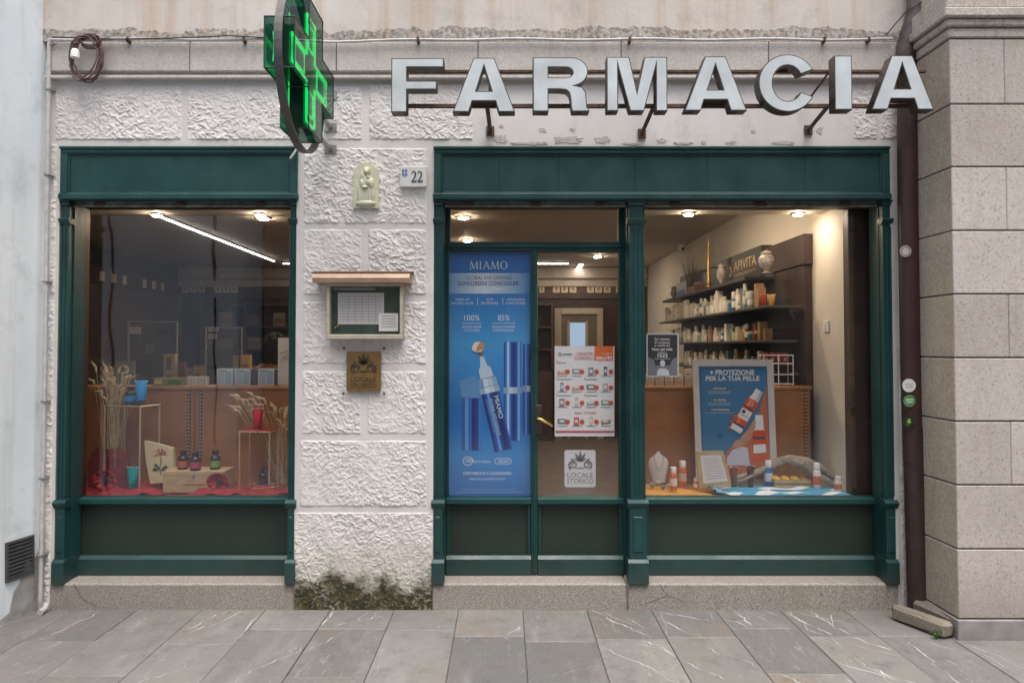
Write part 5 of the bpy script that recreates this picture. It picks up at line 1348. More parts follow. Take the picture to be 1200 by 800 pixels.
for sh_, (z_, L) in sets.items():
    y = 1.02 if sh_ == 'upper' else 1.08
    L = L+L[len(L)//3:]+L[len(L)//2:]
    for i, c_ in enumerate(L):
        if y > 4.5: break
        w = random.uniform(.040, .075); h = random.choice((.09, .12, .15, .18, .20))*(1 if sh_ == 'upper' else .82)*random.uniform(.92, 1.08)
        x = RX1-.30+random.uniform(0, .05); lab = '%s %%s on the %s right-hand shelf, %s from the window' % (nmz.get(c_, c_), sh_, ordn(i)); g = 'goods on the %s right-hand shelf' % sh_
        kd = 'box' if c_ == 'kraft' or i % 5 == 3 else 'tube' if c_ in ('ye', 're') else 'bottle'
        if kd == 'box': carton('shelf_box', lab % 'box', 'box', (x, y+w/2, z_+.0005), .06, w, h, pal[c_], (0,)*3, 0, g)
        elif kd == 'tube': bottle('shelf_tube', lab % 'tube', 'tube', (x, y+w/2, z_+.0005), h*1.1, w*.42, pal[c_], pal[c_], kind='tube', group=g, rz=R(-20))
        else: bottle('shelf_bottle', lab % 'bottle', 'bottle', (x, y+w/2, z_+.0005), h, w*.45, pal[c_], (200, 196, 186), (226, 222, 212) if i % 2 else None, 'jar' if i % 5 == 1 else 'pump', g)
        y += w+random.uniform(.006, .022)
# ---- old pharmacy pieces on the ledge
def urn(label, px, h, r):
    xx = RX1-.22; dist = xx*FPX/(px-CX); y = dist-D; t = thing('ceramic_urn', label, 'urn', (xx, y, 2.1785), None, False); m_ = mat('majolica', (.42,.38,.34), .3, 0, .5, 40)
    MB().lathe([(r*.55, 0), (r*.6, .01), (r*.3, h*.10), (r*.35, h*.16), (r*.85, h*.34), (r, h*.52), (r*.9, h*.68), (r*.62, h*.78), (r*.75, h*.84), (r*.72, h*.86)], n=16).build('vessel', m_, t)
    MB().lathe([(r*.70, h*.862), (r*.5, h*.92), (r*.15, h*.95), (r*.2, h*.98), (r*.05, h)], n=14).build('lid', m_, t)
urn('patterned ceramic urn at the near end of the shelving ledge', 899, .19, .062); urn('slim dark ceramic urn left of the shelving lettering', 846, .22, .045); urn('rounded white ceramic urn beside the brass scales', 819, .12, .07); urn('small ceramic urn at the far end of the ledge', 790, .17, .05)
def ledge_pt(px, x): dist = x*FPX/(px-CX); return dist-D
yb2 = ledge_pt(831, RX1-.2); bs = thing('brass_scales', 'tall brass balance scales on the ledge above the shelves', 'scales', (RX1-.2, yb2, 2.1785), None, False)
MB().box(-.07, .07, -.09, .09, 0, .03, .004).build('scale_base', DKWOOD, bs)
MB().lathe([(.05, .03), (.045, .045), (.02, .06), (.022, .10), (.014, .14), (.017, .30), (.010, .42), (.016, .44), (.005, .52), (.001, .60)], n=14).build('column', BRASS, bs)
MB().tube([(0, -.17, .45), (0, -.08, .465), (0, 0, .45), (0, .08, .465), (0, .17, .45)], .007, 6).build('beam', BRASS, bs)
for s in (-1, 1):
    m = MB()
    for k in range(3): a = 2.1*k; m.tube([(0, s*.17, .45), (.04*math.cos(a), s*.17+.04*math.sin(a), .22)], .0015, 4)
    m.build('pan_chains', BRASS, bs); MB().lathe([(.01, .205), (.04, .212), (.045, .222), (.043, .224), (.01, .21)], (0, s*.17, 0), 12).build('pan', BRASS, bs)
yb3 = ledge_pt(817, RX1-.24); bk = thing('wooden_case', 'small reddish wooden case on the ledge in front of the scales', 'wooden case', (RX1-.25, yb3, 2.1785), None, False)
MB().box(-.05, .05, -.16, .16, 0, .06, .003).build('case_body', mat('reddish_wood', (.20,.075,.035), .5), bk); MB().box(-.052, .052, -.162, .162, .0605, .075, .003).build('case_lid', mat('reddish_wood', (.20,.075,.035), .5), bk)
yb4 = ledge_pt(801, RX1-.24); bk = thing('picture_card', 'pale blue and white printed card standing on the ledge', 'card', (RX1-.26, yb4, 2.1785), None, False)
MB().box(-.006, .006, -.22, .22, 0, .16, .001).build('card', flat((176, 182, 188)), bk); MB().box(-.0075, -.006, -.20, .20, .01, .07).build('print', flat((80, 116, 158)), bk)
yb5 = ledge_pt(812, RX1-.12); tw = MB(); bb = Vector((RX1-.14, yb5, 2.1785))
for k in range(60):
    a = random.uniform(0, 6.28); s = random.uniform(.05, .24); h = random.uniform(.25, .5)
    tw.tube([bb+Vector((random.uniform(-.02, .02), random.uniform(-.05, .05), 0)), bb+Vector((s*.3*math.cos(a)*.4, s*math.sin(a)*1.2, h*.6)), bb+Vector((s*.4*math.cos(a)*.4, s*math.sin(a)*2.4, h))], [.002, .002, .0008], 4)
tag(tw.build('dry_branches', mat('dry_twigs', (.20,.15,.10), .85)), 'bundle of dry brown branches on the ledge behind the scales', 'branches')
# security camera on the back ceiling
p = on_z(799, 281, RZ1); sm = thing('security_camera', 'small white security camera under the shop ceiling', 'camera', (p.x, 4.6, RZ1-.001), None, False)
MB().lathe([(.045, -.03), (.05, 0)], (X(799, 285, 4.6)-p.x, 0, 0), 14).build('mount', WHITE, sm); MB().ellip((X(799, 285, 4.6)-p.x, 0, -.055), (.05, .05, .045), 14, 10).build('camera_body', WHITE, sm); MB().ellip((X(799, 285, 4.6)-p.x, -.042, -.06), (.02, .012, .02), 10, 8).build('lens', BLACK, sm)
# white wire rack on the partition
wr = thing('wire_rack', 'white wire rack with dark red boxes on the right partition', 'rack', (X(911, 452, yt), yt, ZPT)); xa, xb = X(893, 435, yt), X(927, 435, yt); zt_ = Z(416, yt)
m = MB()
for yy in (yt-.04, yt+.06):
    for xx in (xa, (xa+xb)/2, xb): m.tube([(xx, yy, ZPT), (xx, yy, zt_)], .004, 6)
    for zz in (ZPT+.012, (ZPT+zt_)/2-.03, (ZPT+zt_)/2+.05, zt_): m.tube([(xa, yy, zz), (xb, yy, zz)], .004, 6)
for xx in (xa, xb):
    for zz in (ZPT+.012, (ZPT+zt_)/2-.03, (ZPT+zt_)/2+.05, zt_): m.tube([(xx, yt-.04, zz), (xx, yt+.06, zz)], .004, 6)
m.build('wire_frame', WHITE, wr)
for k in range(4): carton('rack_box', 'dark red box in the white wire rack, %s from the left' % ordn(k).replace('nearest', 'first', 1).replace('second first', 'second'), 'box', (xa+.03+k*.047, yt+.02, (ZPT+zt_)/2+.0545), .038, .05, size(12, yt), (120, 44, 50), (0,)*3, 0, 'boxes in the wire rack', ((.2, .2, .8, .5, (170, 120, 120)),))
# white cartons on the right partition
for k, (a, b, h) in enumerate(((757, 766, 13), (767, 777, 12), (778, 788, 13), (789, 800, 13), (801, 812, 20))):
    carton('white_carton', 'cream-white carton on the right partition, %s from the left' % ('first', 'second', 'third', 'fourth', 'fifth and tallest')[k], 'carton', (X((a+b)/2, 445, yt), yt, ZPT), size(b-a-.6, yt), .06, size(h, yt), (206, 186, 162), (0,)*3, 0, 'white cartons on the right partition', ((.12, .15, .85, .5, (186, 166, 146)), (.12, .62, .6, .72, (160, 130, 112))))

# ---- framed poster
yq = .66
def tilt(px, py): return W(px, py, yq)
fpz = thing('framed_poster', 'white-framed blue sunscreen poster in the right window', 'poster', (X(862, 560, yq), yq, ZPL))
m = MB(); outer = [(816, 572), (911, 571), (905, 421), (811, 421)]; inner = [(823, 560), (903, 560), (898, 429), (818, 429)]
O_ = [tilt(*p) for p in outer]; I_ = [tilt(*p) for p in inner]
vs = [(p.x, yq-.012, p.z) for p in O_+I_]+[(p.x, yq+.012, p.z) for p in O_+I_]; fs = []
for k in range(4): n_ = (k+1) % 4; fs += [(k, n_, 4+n_, 4+k), (8+k, 8+n_, 12+n_, 12+k), (k, n_, 8+n_, 8+k), (4+k, 4+n_, 12+n_, 12+k)]
m.add(vs, fs); m.build('frame', flat((205, 194, 186)), fpz)
yq2 = yq-.002
ppoly('poster_sheet', flat((58, 116, 156)), fpz, inner, yq2, .004)
ln_ = flat((38, 84, 122))
for a in (((820.5, 432), (896, 432), (896, 433), (820.5, 433)), ((820.5, 432), (821.3, 432), (825, 556), (824.2, 556))): ppoly('border_line', ln_, fpz, a[::-1], yq2-.0015)
WT = flat((226, 224, 222)); OR = flat((214, 100, 46)); ORD = flat((196, 82, 36)); NV = flat((34, 56, 92)); SKN = flat((196, 140, 112)); SKD = flat((160, 104, 82))
ppoly('orange_ground', flat((188, 104, 66)), fpz, [(898, 452), (903, 560), (848, 560), (849, 534), (858, 522), (868, 519), (880, 512), (890, 480)][::-1], yq2-.001)
ptext('+ PROTEZIONE', 832, 433, 884, 439.5, yq2-.003, WT, fpz, bold=.03); ptext('PER LA TUA PELLE', 827, 440.5, 890, 446, yq2-.003, WT, fpz, bold=.03)
for (a, b, w), s_ in zip(((832, 453, 21), (831.5, 466.5, 22), (829, 478, 28)), ('+ EFFICACIA', '+ SICUREZZA', '+ CONVENIENZA')):
    prect('tag_bar', ln_, fpz, a, b, a+w, b+4, yq2-.002); ptext(s_, a+1.5, b+.8, a+w-1.5, b+3.2, yq2-.0035, WT, fpz, bold=.02)
    for r_ in range(2 if s_ != '+ CONVENIENZA' else 1): prect('small_print', flat((150, 180, 200)), fpz, a-2, b+5+r_*2.2, a+w+3, b+5.8+r_*2.2, yq2-.002)
p = tilt(843.5, 510); o_ = obj('emblem_ring', curve_mesh([arc(0, 0, .022, .022, 0, 352, 22), arc(0, 0, .020, .020, 0, 352, 22)], .001), ln_, fpz); o_.location = o_.location+Vector((p.x, yq2-.0025, p.z)); prect('emblem_bar', ln_, fpz, 841, 509, 846, 511.5, yq2-.0025)
# the second bottle of the print, the hand and the tilted bottle
for (c, pts) in ((WT, [(885, 486), (894, 486), (895, 502), (885, 502)]), (WT, [(882.5, 502), (896, 502), (897, 512), (882.5, 512)]), (flat((202, 78, 32)), [(881.5, 504), (897.5, 503.5), (898.5, 540), (882, 541)]), (WT, [(883, 521), (897, 520), (898, 530), (883, 531)]), (NV, [(882.5, 512), (896.5, 511.5), (896.7, 514), (882.6, 514.5)])):
    kz_ = globals().get('kz_', 0)+1; ppoly('printed_bottle', c, fpz, pts[::-1], yq2-.0018-.0004*kz_, .0002)
ppoly('printed_sleeve', flat((196, 196, 206)), fpz, [(852, 545), (852, 536), (858, 527), (868, 523), (876, 524), (879, 545)][::-1], yq2-.0045, .0002)
ppoly('printed_hand', SKN, fpz, [(857, 524), (862, 516), (868, 514), (875, 507), (880, 497), (884, 491), (884, 502), (880, 514), (873, 521), (868, 524)][::-1], yq2-.0050, .0002)
for (a, b) in ((858, 493), (856, 500), (861, 487)): ppoly('printed_finger', SKD, fpz, [(a-3.5, b+2), (a-2.5, b-1.5), (a+4, b-2), (a+5, b+2), (a, b+4)][::-1], yq2-.0046-.0003*(b % 5), .0002)
def rotpoly(pts, c, a): return [(c[0]+x*math.cos(a)-y*math.sin(a), c[1]+x*math.sin(a)+y*math.cos(a)) for x, y in pts]
cc, an = (874.5, 483), R(31)
OR2 = flat((208, 82, 34)); OR3 = flat((228, 126, 72)); kk = 0
for col_, pts in ((OR2, [(-7.2, -17), (7.2, -17), (7.2, 25), (-7.2, 25)]), (OR3, [(-4.5, -17), (-1, -17), (-1, 25), (-4.5, 25)]), (WT, [(-4.8, -30), (4.8, -30), (4.8, -21), (6.4, -17), (-6.4, -17), (-4.8, -21)]), (flat((186, 186, 190)), [(1.5, -29.5), (4.8, -29.5), (6.2, -17.2), (2, -17.2)]), (WT, [(-7.2, 17.5), (7.2, 17.5), (6.8, 25), (-6.8, 25)]), (WT, [(-6.6, -3), (6.6, -3), (6.6, 9), (-6.6, 9)]), (NV, [(-7.2, 16), (7.2, 16), (7.2, 18.4), (-7.2, 18.4)]), (NV, [(-6, -6.6), (6, -6.6), (6, -4.8), (-6, -4.8)]), (NV, [(-5, -1.5), (-1, -1.5), (-1, 2.5), (-5, 2.5)]), (flat((150, 150, 156)), [(-5, 4), (5, 4), (5, 5), (-5, 5)]), (WT, arc(0, -12, 2.6, 2.6, 0, 345, 12)), (OR2, arc(0, -12, 1.9, 1.9, 0, 345, 12))):
    kk += 1; ppoly('printed_bottle', col_, fpz, rotpoly(pts, cc, an)[::-1], yq2-.0055-.0004*kk, .0002)
ppoly('printed_thumb', SKN, fpz, [(868, 512), (874, 506), (880, 498), (884, 490), (886, 494), (882, 506), (876, 515), (870, 518)][::-1], yq2-.0110, .0002)
# ---- notices on the glass
def notice(nm, lab, cat, px, py): return thing(nm, lab, cat, W(px, py, .206))
YI = .2045
n1_ = notice('helpline_notice', 'small black helpline notice reading 1522 at the left of the right window', 'notice', 776, 441)
prect('notice_sheet', flat((196, 194, 194)), n1_, 757.5, 390.5, 795.5, 441.5, YI, .001)
DK = flat((44, 42, 46)); GY = flat((116, 118, 126))
prect('grey_ground', GY, n1_, 759.2, 392, 793.8, 440, YI-.0008); ppoly('black_hair_shape', DK, n1_, [(759.2, 392), (793.8, 392), (793.8, 418), (788, 421), (785, 428), (768, 428), (766, 421), (759.2, 418)][::-1], YI-.0014)
for s_, r_ in (('Sei vittima', (767, 395.5, 785, 398.8)), ('di violenza', (767, 399.6, 785, 402.6)), ('o stalking?', (767, 403.4, 785, 406.6)), ('Non sei sola', (764, 407.4, 788, 410.6)), ('chiama il', (771, 411.6, 781, 413.6)), ('1522', (770.5, 414.4, 782.5, 418.6))):
    ptext(s_, *r_, YI-.0024, flat((228, 226, 226)), n1_, bold=.0 if s_ not in ('Non sei sola', '1522') else .02)
prect('rule', flat((200, 200, 200)), n1_, 767, 420, 786, 420.5, YI-.0024)
LG = flat((206, 206, 210)); pts = arc(776.5, 425.5, 3.0, 3.8, 0, 340, 16); ppoly('figure_head', LG, n1_, pts, YI-.0024); ppoly('figure_bust', LG, n1_, [(769.5, 440), (770.5, 434), (773, 431.5), (780, 431.5), (783.5, 434), (784.5, 440)][::-1], YI-.0028)
n2_ = notice('offers_poster', 'white pharmacy offers poster with an orange corner on the door glass', 'poster', 685, 511)
prect('poster_sheet', flat((226, 222, 222)), n2_, 650, 405.5, 720, 511, YI, .001); prect('orange_corner', flat((222, 108, 58)), n2_, 696.5, 405.5, 718.5, 422.5, YI-.001)
REDT = flat((190, 62, 62)); GT = flat((120, 120, 122))
ptext('I NOSTRI', 676, 412.5, 695, 416.5, YI-.0022, REDT, n2_, bold=0); ptext('CONSIGLI', 673, 417.2, 695.5, 421.6, YI-.0022, REDT, n2_, bold=.0); ptext('SALUTE', 698.5, 417.5, 717.5, 421.4, YI-.0022, flat((236, 232, 228)), n2_, bold=.03); ptext('consigli di', 705.5, 413, 716.5, 416, YI-.0022, flat((236, 226, 220)), n2_, bold=.0)
p = W(656, 415, YI); o_ = obj('logo_ring', curve_mesh([arc(0, 0, .013, .013, 0, 352, 20), arc(0, 0, .006, .006, 0, 352, 20)], .001), flat((140, 150, 148)), n2_); o_.location = o_.location+Vector((p.x, YI-.0022, p.z)); prect('logo_word', flat((130, 160, 150)), n2_, 659.5, 414, 670.5, 416, YI-.0022)
pics = ((208, 140, 96), (150, 150, 160), (120, 124, 140), (90, 94, 120), (120, 140, 170), (180, 160, 130), (86, 120, 116), (170, 160, 150), (150, 120, 120), (196, 180, 170), (160, 160, 156), (110, 160, 140), (84, 100, 130), (190, 80, 70), (200, 190, 160), (150, 110, 80))
shp = ([(0, 0), (11, -1.5), (11, 3), (0, 4.5)], [(0, -2.5), (9, -2.5), (11, 3.5), (0, 3.5)], [(2, -4), (8, -4), (8, 5), (2, 5)], [(3, -5), (7, -5), (7, 5), (3, 5)])
for r_, yc in enumerate((434.5, 453, 471, 493)):
    for c_ in range(4):
        xc = 653.5+c_*17; s_ = shp[(c_+r_*3) % 4]
        ppoly('product_picture', flat(pics[r_*4+c_]), n2_, [(xc+a, yc+b) for a, b in s_][::-1], YI-.0018)
        ppoly('product_highlight', flat((220, 214, 208)), n2_, [(xc+a*.6+2, yc+b*.45) for a, b in s_][::-1], YI-.0026)
        if not (r_ == 3 and c_ == 3): ppoly('price_badge', flat((196, 84, 66)), n2_, [(xc+11.5+2.8*math.cos(k*.5236), yc+1+2.8*math.sin(k*.5236)) for k in range(12)][::-1], YI-.0034)
        prect('caption', GT, n2_, xc, yc+5.6, xc+11, yc+6.3, YI-.0018)
for a, b, c_ in ((652.5, 424.5, 11), (652.5, 444, 17), (685, 444, 15), (652.5, 463, 17), (685, 463, 15)): prect('heading_mark', REDT, n2_, a, b-2.4, a+.7, b+1.4, YI-.0018); prect('heading', GT, n2_, a+1.5, b, a+c_, b+.8, YI-.0018)
ptext('Speciale', 673, 482, 681.5, 485.5, YI-.002, REDT, n2_, bold=0, shear=.3); ptext("D'INVERNO", 684, 482.3, 698.5, 484.8, YI-.002, REDT, n2_, bold=0)
ptext('30%', 704.5, 492.5, 711, 495.5, YI-.002, flat((200, 120, 70)), n2_, bold=.02)
prect('foot_band', flat((186, 80, 84)), n2_, 651, 504.5, 719.5, 506.8, YI-.0018)
n3_ = notice('heritage_sticker', 'white LOCALE STORICO sticker with a grey palmette on the door glass', 'sticker', 680, 570)
rcp = lambda a, b, c, d, r: [q for cx_, cy_, s0 in ((c-r, b+r, -90), (c-r, d-r, 0), (a+r, d-r, 90), (a+r, b+r, 180)) for q in arc(cx_, cy_, r, r, s0, s0+90, 5)]
ppoly('sticker_sheet', flat((206, 202, 202)), n3_, rcp(661.5, 527, 698, 570.5, 2.5), YI, .001)
palmette(n3_, 680, 540.5, 13.5, YI-.0016, flat((96, 94, 98)))
GL = flat((110, 108, 112)); ptext('LOCALE', 665, 553.5, 695, 559, YI-.002, GL, n3_, bold=-.004); ptext('STORICO', 664.5, 560.5, 695.5, 566.2, YI-.002, GL, n3_, bold=-.004)

# ---- the tall blue poster
YM = .206
mp = thing('beauty_poster', 'tall blue concealer poster behind the glass left of the door', 'poster', W(572, 585, YM))
g = NG('poster_blue_print'); sx_ = g.n('ShaderNodeSeparateXYZ'); g.l(g.coord(), sx_.inputs[0])
rp_ = g.n('ShaderNodeValToRGB'); mr = g.n('ShaderNodeMapRange'); g.l(sx_.outputs[2], mr.inputs[0]); mr.inputs[1].default_value = Z(586, YM); mr.inputs[2].default_value = Z(293, YM); g.l(mr.outputs[0], rp_.inputs[0])
el = rp_.color_ramp.elements; el[0].position = 0; el[0].color = (*srgb(24, 92, 166), 1); el[1].position = 1; el[1].color = (*srgb(40, 100, 172), 1)
for po, c_ in ((.18, (52, 132, 198)), (.36, (36, 110, 184)), (.62, (76, 154, 212)), (.85, (46, 116, 184))): e_ = el.new(po); e_.color = (*srgb(*c_), 1)
BPR = g.finish(rp_.outputs[0], .4)
a_, b_ = da+.012, ms0
MB().box(a_+.001, b_-.001, YM, YM+.003, ZGB-.004, zt0-.002).build('poster_sheet', BPR, mp)
WL = flat((222, 228, 234)); y1_ = YM-.0015; y2_ = YM-.003; y3_ = YM-.0045
def serif(s, px0, py0, px1, py1, y, m, par):
    """thin roman capitals with serifs"""
    adv = {'M': 1.05, 'I': .38, 'A': .92, 'O': .98}; tot = sum(adv[c] for c in s)+.10*(len(s)-1); x = 0
    U_ = (px1-px0)/tot; H_ = py1-py0
    def P(u, v): return (px0+u*U_, py1-v*H_)
    def stroke(a, b, w):
        dx, dy = b[0]-a[0], b[1]-a[1]; return [P(a[0]-w/2, a[1]), P(a[0]+w/2, a[1]), P(b[0]+w/2, b[1]), P(b[0]-w/2, b[1])]
    def ser(u, v, w=.26): return [P(u-w/2, v-.02 if v > .5 else v), P(u+w/2, v-.02 if v > .5 else v), P(u+w/2, v if v > .5 else v+.04), P(u-w/2, v if v > .5 else v+.04)]
    for c in s:
        L = []
        if c == 'I': L = [stroke((x+.19, 0), (x+.19, 1), .13), ser(x+.19, 0, .34), ser(x+.19, 1, .34)]
        if c == 'M': L = [stroke((x+.10, 0), (x+.16, 1), .06), stroke((x+.52, .04), (x+.18, 1), .13), stroke((x+.52, .04), (x+.88, 1), .06), stroke((x+.94, 0), (x+.88, 1), .13), ser(x+.10, 0), ser(x+.94, 0, .32)]
        if c == 'A': L = [stroke((x+.10, 0), (x+.46, 1), .06), stroke((x+.82, 0), (x+.46, 1), .13), [P(x+.24, .32), P(x+.68, .32), P(x+.68, .37), P(x+.24, .37)], ser(x+.10, 0), ser(x+.82, 0, .30)]
        for q in L: ppoly('lettering', m, par, q, y)
        if c == 'O':
            me = curve_mesh([[(W(*P(x+.49+.45*math.cos(t), .5+.51*math.sin(t)), y).x, W(*P(x+.49+.45*math.cos(t), .5+.51*math.sin(t)), y).z) for t in np.linspace(0, 6.1, 28)], [(W(*P(x+.49+.32*math.cos(t), .5+.46*math.sin(t)), y).x, W(*P(x+.49+.32*math.cos(t), .5+.46*math.sin(t)), y).z) for t in np.linspace(0, 6.1, 28)]], .0006)
            me.transform(Matrix.Translation((0, y, 0))); obj('lettering', me, m, par)
        x += adv[c]+.10
serif('MIAMO', 550.5, 306, 595, 315.5, y1_, flat((206, 226, 216)), mp)
gb = NG('silver_band'); sb = gb.n('ShaderNodeSeparateXYZ'); gb.l(gb.coord(), sb.inputs[0]); mr = gb.n('ShaderNodeMapRange'); gb.l(sb.outputs[0], mr.inputs[0]); mr.inputs[1].default_value = X(525, 330, YM); mr.inputs[2].default_value = X(620, 330, YM)
rb_ = gb.n('ShaderNodeValToRGB'); gb.l(mr.outputs[0], rb_.inputs[0]); e_ = rb_.color_ramp.elements; e_[0].color = (*srgb(110, 158, 206), 1); e_[1].color = (*srgb(84, 140, 196), 1); q = e_.new(.45); q.color = (*srgb(214, 224, 236), 1)
prect('silver_band', gb.finish(rb_.outputs[0], .4), mp, 525.5, 320, 621, 344, y1_)
NB = flat((28, 44, 76)); ptext('GLOBAL EYE DEFENSE', 545.5, 323.2, 599.5, 327.6, y2_, NB, mp, bold=-.006); ptext('SUNSCREEN CONCEALER', 537, 329.6, 608, 334.4, y2_, NB, mp, bold=.0); ptext('SPF 30 | PA++', 556, 336.6, 590, 341.2, y2_, flat((232, 236, 240)), mp, bold=0)
for s_, r_ in (('MAKE-UP', (534, 349.5, 550, 352.2)), ('NATURAL GLOW', (529, 353.8, 555, 356.6)), ('ALTA', (570, 349.5, 578, 352.2)), ('PROTEZIONE', (564, 353.8, 584, 356.6)), ('ANTI-RUGHE', (594, 349.5, 615, 352.2)), ('E ANTI BORSE', (593, 353.8, 616, 356.6)),
               ('100%', (544, 369, 562, 375.5)), ('85%', (583.5, 369, 597, 375.5)), ('RIDUCE BORSE', (542, 381.5, 564, 384.3)), ('E OCCHIAIE', (544, 385.6, 562, 388.4)), ('RIDUCE LE RUGHE', (577, 381.5, 603.5, 384.3)), ("D'ESPRESSIONE", (578, 385.6, 602, 388.4)),
               ('DISPONIBILE IN 6 COLORAZIONI', (543, 552.5, 599, 556)), ('DERMATOLOGICAMENTE TESTATO', (550, 560, 592, 562)), ('100%', (545.5, 537, 556, 541.8)), ('FILTRI MINERALI', (556.5, 539.4, 575, 542)), ('VEGAN', (583.5, 538.6, 596.5, 541.8))):
    ptext(s_, *r_, y1_, WL, mp, bold=.0)
for a in (559.5, 589.0): prect('divider', WL, mp, a, 349, a+.5, 357, y1_)
for a, b in ((542, 564), (577, 603.5)): prect('rule', WL, mp, a, 378.4, b, 378.9, y1_)
prect('rule', flat((130, 170, 205)), mp, 541, 573, 603, 573.5, y1_); prect('rule', flat((130, 170, 205)), mp, 534, 576, 612, 576.5, y1_)
def ringpoly(name, a, b, c, d, r, w, m):
    me = curve_mesh([[(W(*q, y1_).x, W(*q, y1_).z) for q in rcp(a, b, c, d, r)], [(W(*q, y1_).x, W(*q, y1_).z) for q in rcp(a+w, b+w, c-w, d-w, max(r-w, .3))]], .0006); me.transform(Matrix.Translation((0, y1_, 0))); obj(name, me, m, mp)
ringpoly('vegan_outline', 579.5, 536.8, 599.5, 543.5, 3.2, .6, WL); ringpoly('badge_outline', 542.5, 534.8, 554, 545, 5, .7, WL)
# printed pen and caps: flat strips of print
def strips(cx0, cx1, y0_, y1p, cols_, yy, ang=0, c=None, nm='printed_tube'):
    n = len(cols_)
    for i, cc_ in enumerate(cols_):
        a = cx0+(cx1-cx0)*i/n; b = cx0+(cx1-cx0)*(i+1)/n+.05; q = [(a, y0_), (b, y0_), (b, y1p), (a, y1p)]
        if ang: q = rotpoly([(u-c[0], v-c[1]) for u, v in q], c, ang)
        ppoly(nm, flat(cc_), mp, q[::-1], yy)
T_ = [(30, 76, 150), (84, 140, 206), (176, 208, 238), (70, 124, 196), (28, 66, 146), (20, 48, 122), (24, 58, 136), (46, 96, 174), (120, 172, 222), (60, 112, 186)]
strips(613, 621.5, 403, 509, [(26, 70, 146), (84, 140, 202), (40, 92, 170), (22, 54, 128)], y1_)
strips(590.5, 611, 400.5, 516, T_, y1_); strips(590, 611.5, 453.5, 461, [(130, 160, 196), (186, 204, 222), (160, 184, 210), (120, 152, 192)], y2_); strips(612, 621.5, 452, 459, [(120, 150, 190), (170, 192, 216)], y2_)
strips(541, 564.5, 466.5, 527.5, [(40, 90, 164), (90, 146, 206), (48, 100, 178), (18, 46, 116), (24, 60, 134), (60, 116, 188)], y1_)
ppoly('clear_cap', flat((92, 142, 190)), mp, [(541, 466), (564, 466), (562, 446), (556, 440), (538, 446)][::-1], y1_)
A5 = R(-13); c5 = (583, 496)
strips(572.5, 593, 459, 528, [(20, 52, 124), (34, 80, 160), (96, 150, 208), (30, 72, 152), (18, 44, 112), (16, 40, 104), (30, 72, 150)], y2_, A5, c5)
strips(571, 594.5, 452, 459, [(140, 166, 196), (206, 218, 230), (190, 206, 222), (150, 176, 204)], y3_, A5, c5, 'printed_collar'); strips(572, 593.5, 441.5, 451.5, [(120, 152, 190), (196, 212, 226), (180, 198, 218), (140, 168, 200)], y3_, A5, c5, 'printed_collar')
def rq(pts): return rotpoly([(u-c5[0], v-c5[1]) for u, v in pts], c5, A5)
ppoly('printed_nozzle', flat((186, 204, 220)), mp, rq([(575, 441), (591, 441), (590, 430), (586.5, 426.5), (584.6, 415), (580.4, 415), (578.5, 426.5), (575.5, 430)])[::-1], y3_)
ppoly('printed_brush', flat((120, 92, 78)), mp, rq([(581, 415), (584.4, 415), (587, 404), (583, 399), (579, 404)])[::-1], y3_-.001)
pts = [(559.8+6.5*math.cos(t)*(1+.12*math.sin(3*t)), 406.5+7*math.sin(t)*(1+.1*math.cos(2*t))) for t in np.linspace(0, 6.0, 22)]
ppoly('printed_cream', flat((222, 214, 204)), mp, pts[::-1], y3_-.0018); ppoly('printed_cream', flat((196, 138, 98)), mp, [(558, 412), (567, 409), (568, 402), (563, 401), (559, 406)][::-1], y3_-.0026)
def rtext(s, u0, v0, L, h, col_):   # text running down the tilted pen
    a = rq([(u0, v0)])[0]; b = rq([(u0, v0+L)])[0]; c = rq([(u0+h, v0)])[0]
    A_, B_, C_ = W(*a, y3_-.001), W(*b, y3_-.001), W(*c, y3_-.001); text_on(s, A_, B_-A_, C_-A_, col_, mp, bold=.01)
rtext('MIAMO', 586, 464, 27, 5.4, flat((190, 210, 226))); rtext('GLOBAL EYE DEFENSE', 580.4, 466, 44, 3.2, flat((170, 195, 220))); rtext('SUNSCREEN CONCEALER', 576, 466, 40, 2.2, flat((120, 160, 205)))

# ---- objects in the right window
YEL = mat('yellow_cloth_fabric', (.55,.26,.03), .85, 0, .15, 15, .15, 200)
g = NG('blue_striped_cloth'); sx_ = g.n('ShaderNodeSeparateXYZ'); g.l(g.coord(), sx_.inputs[0]); v_ = g.math('MULTIPLY_ADD', sx_.outputs[1], 7.0); v_.node.inputs[2].default_value = 0
nz = g.noise(g.coord(), 3, 2); w_ = g.math('FRACT', g.math('ADD', v_, g.math('MULTIPLY', nz, 1.6))); st_ = g.math('LESS_THAN', w_, .30)
BLC = g.finish(g.mix(st_, (.045,.25,.40), (.66,.68,.68)), .85)
def f_yel(u, v):
    x = X(757, 575, .3)+(X(868, 575, .3)-X(757, 575, .3))*u; y = .275+.03*math.sin(u*9)+(.40-.1*u)*v
    return (x, y, ZPL+.008+.016*abs(math.sin(u*7+v*3))*(.3+.7*v)+.008*math.sin(u*19+v*6))
cloth('yellow_cloth', 'yellow cloth with white edge at the left of the right window', f_yel, 60, 16, YEL)
def f_blu(u, v):
    xa_, xb_ = X(838, 575, .3), X(1022, 575, .3); x = xa_+(xb_-xa_)*u; y = .262+.012*math.sin(u*14)+.36*v*(.55+.45*math.sin(u*3.1))
    return (x, y, ZPL+.014+.022*abs(math.sin(u*8+v*5))*(.35+.65*math.sin(v*3))+.008*math.sin(u*31+v*11)+(.03 if u < .1 else 0)*(1-u/.1))
cloth('blue_cloth', 'blue and white striped cloth across the right window platform', f_blu, 90, 18, BLC)
